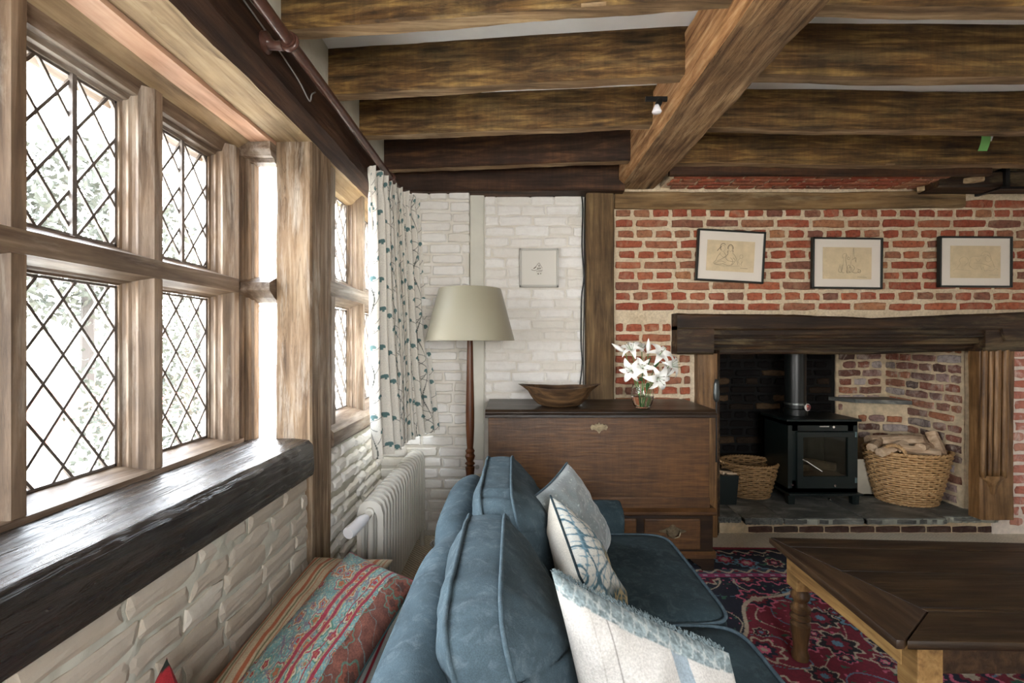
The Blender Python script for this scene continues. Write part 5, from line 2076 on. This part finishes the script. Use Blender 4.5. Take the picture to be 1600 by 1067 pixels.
x, z = pw(1140.7, 400)
picture('askew black-framed pen drawing of two seated women, leftmost on the brick wall', x, z, .452, .345, -.055, blackframe, .012, (.318, .205), L1, Yp + .006, sk=sketch)
x, z = pw(1322.5, 411)
picture('black-framed faint sketch of an upright group, middle one on the brick wall', x, z, .468, .342, -.012, blackframe, .012, (.325, .212), L2, Yp + .006, ink, sk=sketch)
x, z = pw(1522.5, 409)
picture('black-framed very faint sketch of reclining figures, rightmost on the brick wall', x, z, .485, .340, -.006, blackframe, .012, (.335, .215), L3, Yp + .006, ink2, sk=sketch)
wf_ = plain('white_frame', (.46, .45, .41), .5)
L4 = [([(-.5, -.05), (-.25, .2), (.0, .5), (.2, .2), (.35, -.05)], .0012), ([(-.55, -.1), (-.3, .1)], .003), ([(-.15, .0), (-.12, -.15)], .003), ([(.0, .0), (.02, -.15)], .003), ([(.15, .0), (.15, -.12)], .003), (loop_(.02, .2, .05, .08), .0015), ([(-.8, -.2), (-.5, -.3), (-.2, -.22), (.1, -.3), (.4, -.25)], .0014), ([(-.3, -.38), (.0, -.42), (.3, -.38)], .0014), ([(-.15, -.6), (.0, -.66)], .003), ([(.15, -.58), (.22, -.64)], .003)]
picture('small white-framed print of a gabled house on the white brick wall', (842 - 800) * 3.215 / 740, H - (418 - 533) * 3.215 / 740, .265, .262, .0, wf_, .014, (.13, .13), L4, 3.222, ink, plain('white_mount', (.70, .68, .62), .7))

# ------------------------------------------------------------------ stove
st_ = thing('wood_stove', 'black-green wood-burning stove with glass door and flue pipe', 'stove', (2.27, 3.55, .12))
sx0, sx1, sy0, sy1, sz0, sz1 = 2.005, 2.51, 3.44, 3.78, .205, .72
mb = MB()
mb.box(sx0, sx0 + .03, sy0, sy1, sz0, sz1).box(sx1 - .03, sx1, sy0, sy1, sz0, sz1).box(sx0, sx1, sy1 - .02, sy1, sz0, sz1)
mb.box(sx0, sx1, sy0, sy1, sz0, sz0 + .03).box(sx0, sx1, sy0, sy1, sz1 - .03, sz1).box(sx0 + .03, sx1 - .03, sy0, sy0 + .015, sz0, sz0 + .085).box(sx0 + .03, sx1 - .03, sy0, sy0 + .015, sz1 - .07, sz1)
mb.box(sx0 + .03, sx0 + .07, sy0, sy0 + .015, sz0, sz1).box(sx1 - .07, sx1 - .03, sy0, sy0 + .015, sz0, sz1)
obj('body', mb, M['stove'], st_)
obj('top_plate', MB().box(sx0 - .018, sx1 + .018, sy0 - .02, sy1 + .01, sz1, sz1 + .018, .004), M['stove'], st_)
obj('base_shelf', MB().box(sx0 - .012, sx1 + .012, sy0 - .04, sy1, sz0 - .016, sz0, .004), M['stove'], st_)
dr = MB()
dx0, dx1, dz0, dz1 = sx0 + .055, sx1 - .035, sz0 + .035, sz1 - .075
yy = sy0 - .022
gx0, gx1, gz0, gz1 = dx0 + .042, dx1 - .05, dz0 + .085, dz1 - .035
dr.box(dx0, dx1, yy, yy + .02, gz1, dz1).box(dx0, dx1, yy, yy + .02, dz0, gz0).box(dx0, gx0, yy, yy + .02, gz0, gz1).box(gx1, dx1, yy, yy + .02, gz0, gz1)
dro = obj('door', dr, M['stove'], st_)
obj('glass', MB().box(gx0 - .005, gx1 + .005, yy + .012, yy + .016, gz0 - .005, gz1 + .005), glassy('stove_glass', .05, (.75, .72, .65)), dro)
obj('handle', MB().tube([(gx0 - .012, yy - .012, gz0 + .125), (gx0 + .005, yy - .024, gz0 + .118), (gx0 + .115, yy - .028, gz0 + .045)], .006, 8), M['chrome'], dro)
for z in (sz0 + .075, sz1 - .11):
    obj('hinge', MB().lathe([(.011, 0), (.011, .035)], (sx1 - .022, sy0 - .012, z), 10), plain('hinge_metal', (.10, .15, .15), .4, .6), st_)
for (x, z, r_) in ((sx0 + .27 + .045, sz1 - .037, .011), (sx0 + .27 + .055, sz0 + .055, .011), (sx0 + .02, sz0 + .06, .007), (sx0 + .29, sz0 - .045, .009)):
    mb = MB()
    mb.tube([(x, sy0 - .002, z), (x, sy0 - .018, z), (x, sy0 - .026, z)], [r_ * .5, r_, r_ * .8], 12)
    if r_ > .01:
        mb.box(x - .09, x - .02, sy0 - .006, sy0 - .001, z - .0025, z + .0025)
    obj('air_knob', mb, M['chrome'], st_, smooth=.8)
for x in (sx0 + .02, sx1 - .02):
    for y in (sy0 + .01, sy1 - .03):
        obj('leg', MB().prism([(x - .022, .12), (x + .022, .12), (x + .026, .19), (x - .026, .19)], y - .02, y + .02, 'y'), M['stove'], st_)
obj('ash_bed', MB().box(sx0 + .03, sx1 - .03, sy0 + .02, sy1 - .02, sz0 + .03, sz0 + .10), plain('ash', (.30, .27, .22), .95, bump=.6), st_)
mb = MB()
for k, (a, b) in enumerate((((2.10, 3.52, .36), (2.32, 3.62, .35)), ((2.18, 3.66, .38), (2.42, 3.54, .36)))):
    mb.tube([a, tuple((Vector(a) + Vector(b)) / 2), b], [.03, .036, .03], 8)
obj('charred_logs', mb, plain('charred_wood', (.14, .12, .09), .9, n=(20, .5), bump=.5), st_)
fx, fy = 2.16, 3.62
obj('flue_pipe', MB().lathe([(.078, 0), (.082, .004), (.082, .05), (.0725, .055), (.0725, 1.62)], (fx + .005, fy, sz1 + .018), 32), M['flue'], st_, smooth=.6)
obj('collar_band', MB().lathe([(.0735, 0), (.0765, .002), (.0765, .014), (.0735, .016)], (fx + .005, fy, sz1 + .10), 32, cap=False), plain('band_steel', (.25, .27, .26), .3, .9), st_, smooth=.6)
th = obj('thermometer', MB().tube([(fx + .045, fy - .070, sz1 + .088), (fx + .048, fy - .083, sz1 + .088)], [.027, .027], 24), M['chrome'], st_)
obj('thermometer_dial', MB().tube([(fx + .048, fy - .082, sz1 + .088), (fx + .048, fy - .0845, sz1 + .088)], .023, 24), plain('dial', (.12, .02, .02), .4), th)
obj('dial_mark', MB().tube([(fx + .043, fy - .084, sz1 + .096), (fx + .042, fy - .0865, sz1 + .096)], .009, 12), plain('dial_red', (.55, .12, .08), .5), th)


# ------------------------------------------------------------------ baskets
def basket(name, label, cx, cy, z0, rt, rb, h, m, group=None, handles=True, sy=.8, seed=0, rot=0, rings=22, stakes=34):
    o = thing(name, label, 'basket', (cx, cy, z0), group)
    N = stakes * 4
    mb = MB()
    for k in range(rings):
        f = (k + .5) / rings
        r_ = rb + (rt - rb) * f ** .8
        pts = []
        for i in range(N):
            a = 2 * PI * i / N
            off = .008 * math.cos(stakes / 2 * a * 2 / 2 * 1.0 + PI * k)
            pts.append((cx + (r_ + off) * math.cos(a), cy + (r_ + off) * math.sin(a) * sy, z0 + h * f))
        mb.tube(pts, h / rings * .47, 5, closed=True)
    w = obj('woven_side', mb, m, o, smooth=True)
    w['kind'] = 'stuff'
    mb = MB()
    for k in range(stakes):
        a = 2 * PI * (k + .5) / stakes
        pts = []
        for i in range(6):
            f = i / 5
            r_ = rb + (rt - rb) * f ** .8
            pts.append((cx + r_ * math.cos(a), cy + r_ * math.sin(a) * sy, z0 + h * f))
        mb.tube(pts, .0055, 5)
    s_ = obj('stakes', mb, m, o, smooth=True)
    s_['kind'] = 'stuff'
    for f, rr_ in ((0.02, .010), (.30, .010), (.62, .010), (1.0, .013)):
        r_ = rb + (rt - rb) * f ** .8 + .003
        for ph in (0, PI):
            pts = []
            for i in range(160):
                a = 2 * PI * i / 160
                q = 26 * a + ph
                pts.append((cx + (r_ + .005 * math.cos(q)) * math.cos(a), cy + (r_ + .005 * math.cos(q)) * math.sin(a) * sy, z0 + h * f + .006 * math.sin(q)))
            m2 = MB().tube(pts, rr_ * .6, 5, closed=True)
            obj('twisted_band', m2, m, o, smooth=True)
    obj('base', MB().lathe([(rb, 0), (rb, .012)], (cx, cy, z0), 40, 1, sy), m, o)
    if handles:
        for sgn in (-1, 1):
            for ph in (0, 2 * PI / 3, 4 * PI / 3):
                pts = []
                for i in range(40):
                    t_ = PI * i / 39
                    lx = rt * .98 * math.cos(rot) * sgn
                    # arch standing along the rim
                    tang = Vector((-math.sin(rot), math.cos(rot), 0))
                    c0 = Vector((cx + rt * math.cos(rot) * sgn, cy + rt * math.sin(rot) * sgn * sy, z0 + h))
                    p = c0 + tang * .065 * math.cos(t_) + Vector((sgn * .012, 0, .065 * math.sin(t_)))
                    q = t_ * 7 + ph
                    p += Vector((math.cos(q) * .007, 0, math.sin(q) * .007))
                    pts.append(p)
                m2 = MB().tube(pts, .006, 6)
                obj('handle', m2, m, o, smooth=True)
    return o


wick = NT('wicker')
v = wick.vec((1, 1, 1), False)
wick.color(wick.mix(wick.ramp(wick.noise(v, 60, 4), [(.3, (.30, .16, .06)), (.55, (.50, .31, .14)), (.75, (.66, .46, .25))]), (.60, .36, .16), .25))
wick.rough(.5)
wickd = plain('dark_wicker', (.26, .15, .06), .6, n=(60, .4))
basket('log_basket', 'large honey wicker basket full of split logs, right of the stove', 2.93, 3.52, .122, .275, .185, .375, wick.m, None, True, .82, rot=.75)
basket('empty_basket', 'dim brown wicker basket left of the stove', 1.83, 3.66, .122, .20, .135, .25, wickd, None, False, .9, rings=16, stakes=26)
rr = random.Random(9)
logs = [(-.17, -.08, .375, .3, .2, .042), (-.05, -.02, .415, -.45, .12, .042), (.06, -.10, .39, .6, -.1, .036), (-.04, -.15, .375, -.2, -.1, .036), (.10, -.01, .405, 1.0, .15, .045), (-.1, .1, .40, .15, 0, .045), (.08, .11, .40, -.5, .1, .045), (.165, -.06, .405, 1.3, .85, .042), (-.2, .03, .385, .7, .1, .038)]
lbl = ['split log lying leftmost at the front of the basket', 'pale split log on top in the middle', 'split log right of the middle, front', 'split log low at the front rim', 'thick log to the right', 'split log at the back left', 'split log at the back right', 'split log standing on end by the right handle', 'log end poking out at the far left']
for i, (dx, dy, dz, az, el, r_) in enumerate(logs):
    c0 = Vector((2.93 + dx, 3.52 + dy, .122 + dz))
    d = Vector((math.cos(az) * math.cos(el), math.sin(az) * math.cos(el), math.sin(el)))
    L = .12 if i != 7 else .09
    c0.z += .02
    nn = 3 + i % 3
    mb = MB()
    u_ = d.cross(Vector((0, 0, 1))).normalized()
    w_ = u_.cross(d)
    K = 9
    for e in range(6):
        q = c0 + d * L * (e / 5 * 2 - 1)
        for k in range(K):
            a = 2 * PI * k / K
            if k < 5:
                p = q + (u_ * math.cos(a) + w_ * math.sin(a)) * r_
            else:
                p = q + (u_ * math.cos(a) * r_ * .8 + w_ * (-.35 * r_ * (1 if k != 7 else 1.8)))
            p += Vector((rr.uniform(-1, 1), rr.uniform(-1, 1), rr.uniform(-1, 1))) * .003
            mb.v.append(tuple(p))
    for e in range(5):
        for k in range(K):
            l = (k + 1) % K
            mb.f.append((e * K + k, e * K + l, (e + 1) * K + l, (e + 1) * K + k))
    mb.f.append(tuple(range(K)))
    mb.f.append(tuple(5 * K + k for k in range(K)))
    tag(obj('split_log', mb, M['log'], smooth=.5), lbl[i], 'log', 'logs in the wicker basket')
cb = thing('cardboard_box', 'pale open box standing behind the log basket', 'box', (2.76, 3.72, .12))
card = plain('pale_card', (.58, .53, .42), .8, n=(6, .1))
mb = MB()
mb.box(2.63, 2.64, 3.62, 3.85, .122, .40).box(2.92, 2.93, 3.62, 3.85, .122, .40).box(2.63, 2.93, 3.62, 3.63, .122, .40).box(2.63, 2.93, 3.84, 3.85, .122, .40).box(2.63, 2.93, 3.62, 3.85, .122, .135)
obj('box_body', mb, card, cb)
obj('flap', MB().prism([(2.63, .40), (2.63, .405), (2.51, .425), (2.51, .42)], 3.63, 3.84, 'y'), card, cb)
obj('flap', MB().prism([(3.845, .40), (3.85, .40), (3.86, .52), (3.855, .52)], 2.64, 2.92, 'x'), card, cb)
cs_ = thing('coal_scuttle', 'small black iron box in the dark left corner of the hearth', 'box', (1.53, 3.50, .112))
obj('body', MB().prism([(1.44, .122), (1.62, .122), (1.64, .33), (1.42, .33)], 3.42, 3.62, 'y'), M['stove'], cs_)
mb = MB()
for i in range(7):
    a = rr.uniform(0, 6)
    c0 = Vector((1.47 + .022 * i, 3.45 + rr.uniform(0, .1), .335))
    d = Vector((math.cos(a), math.sin(a) * .3, .1)) * .05
    mb.tube([c0 - d, c0 + d], .008, 5)
obj('kindling', mb, M['log'], cs_)
ft = thing('fire_tool', 'black iron fire shovel hanging beside the left jamb', 'tool', (1.372, 3.1, .5))
mb = MB()
mb.tube([(1.355, 3.14, .50), (1.355, 3.14, .95)], .006, 8)
obj('shaft', mb, M['flue'], ft)
mb = MB()
mb.lathe([(.010, 0), (.020, .02), (.022, .05), (.018, .12), (.010, .15)], (1.355, 3.14, .90), 12, 1, .5)
obj('grip', mb, plain('iron_grip', (.09, .10, .10), .35, .7), ft, smooth=True)

# ------------------------------------------------------------------ low table
ct = thing('coffee_table', 'low dark oak table with a pale apron and turned legs', 'table', (1.75, 1.65, 0))
TZ = .48


def TP(px, py, z=TZ):
    Y = 740 * (H - z) / (py - 533)
    return ((px - 800) / 740 * Y, Y)


a0, a1 = (1.078, 1.988), (1.055, 1.300)      # left edge far, near
b0, b1 = (2.55, 1.905), (2.42, 1.262)        # right edge far, near
lerp = lambda p, q, t_: (p[0] + (q[0] - p[0]) * t_, p[1] + (q[1] - p[1]) * t_)


def plank(name, quad, m, z0=TZ - .026, z1=TZ, b=.004):
    bm = bmesh.new()
    vs0 = [bm.verts.new((x, y, z0)) for (x, y) in quad]
    vs1 = [bm.verts.new((x, y, z1)) for (x, y) in quad]
    bm.faces.new(vs0[::-1])
    bm.faces.new(vs1)
    for i in range(4):
        j = (i + 1) % 4
        bm.faces.new((vs0[i], vs0[j], vs1[j], vs1[i]))
    bmesh.ops.recalc_face_normals(bm, faces=bm.faces)
    bmesh.ops.bevel(bm, geom=list(bm.edges), offset=b, segments=2, profile=.5, affect='EDGES')
    return obj(name, MB().bm(bm), m, ct, smooth=.6)


# breadboard end on the left (its inner edge runs aslant), then four boards
e0, e1 = (1.115, 1.972), (1.255, 1.43)
e1n = (1.06, 1.305)
plank('end_board', [a0, a1, (1.075, 1.298), (1.262, 1.44)][::1], M['table_end'], z1=TZ + .001)
cuts = [0, .13, .42, .76, 1.0]
L0, Ln = (1.083, 1.986), (1.083, 1.298)


def left_edge(t_):
    """inner edge of the end board at a fraction of the depth"""
    y = 1.986 + (1.298 - 1.986) * t_
    if y > 1.44:
        x = 1.083 + (1.265 - 1.083) * (1.986 - y) / (1.986 - 1.44)
    else:
        x = 1.265 + (1.083 - 1.265) * (1.44 - y) / (1.44 - 1.298)
    return (x, y)


for i in range(4):
    t0_, t1_ = cuts[i] + (.004 if i else 0), cuts[i + 1]
    q = [left_edge(t0_), left_edge(t1_), lerp(b0, b1, t1_), lerp(b0, b1, t0_)]
    if t1_ == 1.0:
        # near board keeps the corner of the end board
        plank('top_board', [left_edge(t0_), (1.265, 1.443), lerp(b0, b1, .79), lerp(b0, b1, t0_)], M['table_top'])
        plank('top_board', [(1.266, 1.440), (1.083, 1.2985), b1, lerp(b0, b1, .794)], M['table_top'])
    else:
        plank('top_board', q, M['table_top'])
mb = MB()
mb.box(1.135, 1.16, 1.38, 1.93, .355, .454, .003)
obj('apron', mb, M['apron'], ct)
mb = MB()
mb.box(1.19, 2.45, 1.345, 1.37, .355, .454, .003)
obj('apron', mb, M['table_end'], ct)
mb = MB()
mb.box(1.17, 2.40, 1.90, 1.925, .355, .454, .003)
obj('apron', mb, M['apron'], ct)
mb = MB()
mb.box(2.38, 2.405, 1.36, 1.90, .355, .454, .003)
obj('apron', mb, M['apron'], ct)
lprof = [(.030, .012), (.033, .03), (.026, .05), (.028, .08), (.036, .13), (.037, .155), (.024, .165), (.038, .178), (.038, .186), (.026, .195), (.037, .208), (.038, .222), (.026, .232), (.024, .245), (.034, .26), (.036, .272), (.03, .285), (.03, .30)]
for (x, y) in ((1.172, 1.925), (1.172, 1.362), (2.39, 1.86), (2.39, 1.35)):
    lg = obj('leg', MB().lathe(lprof, (x, y, 0), 24), M['legwood'], ct, smooth=.6)
    obj('leg_block', MB().box(x - .036, x + .036, y - .036, y + .036, .30, .454, .003), M['apron'] if x < 2 else M['table_end'], lg)

# ------------------------------------------------------------------ small fittings
sl = thing('spotlight', 'small black spotlight with a clear bulb fixed by the main beam', 'lamp', (.65, 2.06, 2.33))
obj('spot_body', MB().tube([(.665, 2.13, 2.385), (.652, 2.12, 2.355)], .014, 14), M['black'], sl)
obj('spot_bulb', MB().lathe([(.0, -.002), (.018, 0), (.022, .006), (.012, .03), (.010, .036)], (.648, 2.12, 2.322), 18), plain('bulb_glass', (.75, .75, .78), .1), sl, smooth=True)
obj('bracket', MB().box(.60, .70, 2.125, 2.135, 2.38, 2.40), M['black'], sl)
tp = thing('tape_strip', 'bright green tape strip with a white tag stuck on a joist', 'tape', (2.8, 2.80, 2.45))
mb = MB().grid(lambda u, v: (2.785 - .022 * v + u * .055, 2.812 - .012 * math.sin(v * 3), 2.555 - v * .125), 4, 8)
o = obj('tape', mb, plain('green_tape', (.22, .55, .16), .5), tp, fix=False)
mb = MB().grid(lambda u, v: (2.84 - .02 * v + u * .03, 2.815, 2.55 - v * .06), 3, 4)
obj('tag', mb, plain('white_tag', (.8, .8, .8), .6), tp, fix=False)
for ob in tp.children:
    md = ob.modifiers.new('t', 'SOLIDIFY')
    md.thickness = .001
cpts = [(.475, 3.232, 2.30), (.482, 3.222, 2.2), (.476, 3.222, 1.95), (.490, 3.222, 1.74), (.474, 3.222, 1.6), (.470, 3.222, 1.3), (.478, 3.222, 1.15), (.462, 3.222, 1.0), (.455, 3.21, .92)]
tag(obj('cable', MB().tube(smooth_line(cpts, 4), .005, 6), M['black'], smooth=True), 'black cable running down beside the dark wall post', 'cable')
tag(obj('cable', MB().tube(smooth_line([(.496, 3.222, 2.28), (.492, 3.218, 1.9), (.494, 3.22, 1.6), (.486, 3.222, 1.3), (.488, 3.22, .92)], 4), .0035, 6), M['black'], smooth=True), 'thin black cable right against the edge of the wall post', 'cable')
tag(obj('cable', MB().tube(smooth_line([(-.795, 1.35, 2.315), (-.795, 1.55, 2.30), (-.792, 1.75, 2.27), (-.792, 1.85, 2.24), (-.795, 1.88, 2.28), (-.797, 1.92, 2.31)], 5), .003, 6), plain('grey_cable', (.35, .34, .32), .5), smooth=True), 'thin loose wire looping on the window header beam', 'cable')
sk_ = thing('wall_socket', 'white wall socket low on the painted stud behind the sofa', 'socket', (-.238, 3.205, .42))
obj('plate', MB().box(-.275, -.195, 3.200, 3.214, .405, .50, .003), M['white_plastic'], sk_)
obj('dial', MB().tube([(-.235, 3.201, .452), (-.235, 3.194, .452)], .015, 16), plain('socket_grey', (.45, .45, .45), .5), sk_)
mb = MB()
for k, z in enumerate((2.05, 1.84, 1.70)):
    mb.tube([(.495, 3.215, z), (.495, 3.205, z)], .006, 6)
cb_ = thing('loose_cable', 'white cable coiled on the floor beyond the radiator', 'cable', (-.5, 3.0, 0))
obj('cable_coil', MB().tube([(-.46 + .07 * math.cos(a * .5) + .01 * a / 6, 3.02 + .06 * math.sin(a * .5), .012 + .006 * (a // 12)) for a in range(36)], .006, 6), M['white_plastic'], cb_, smooth=True)
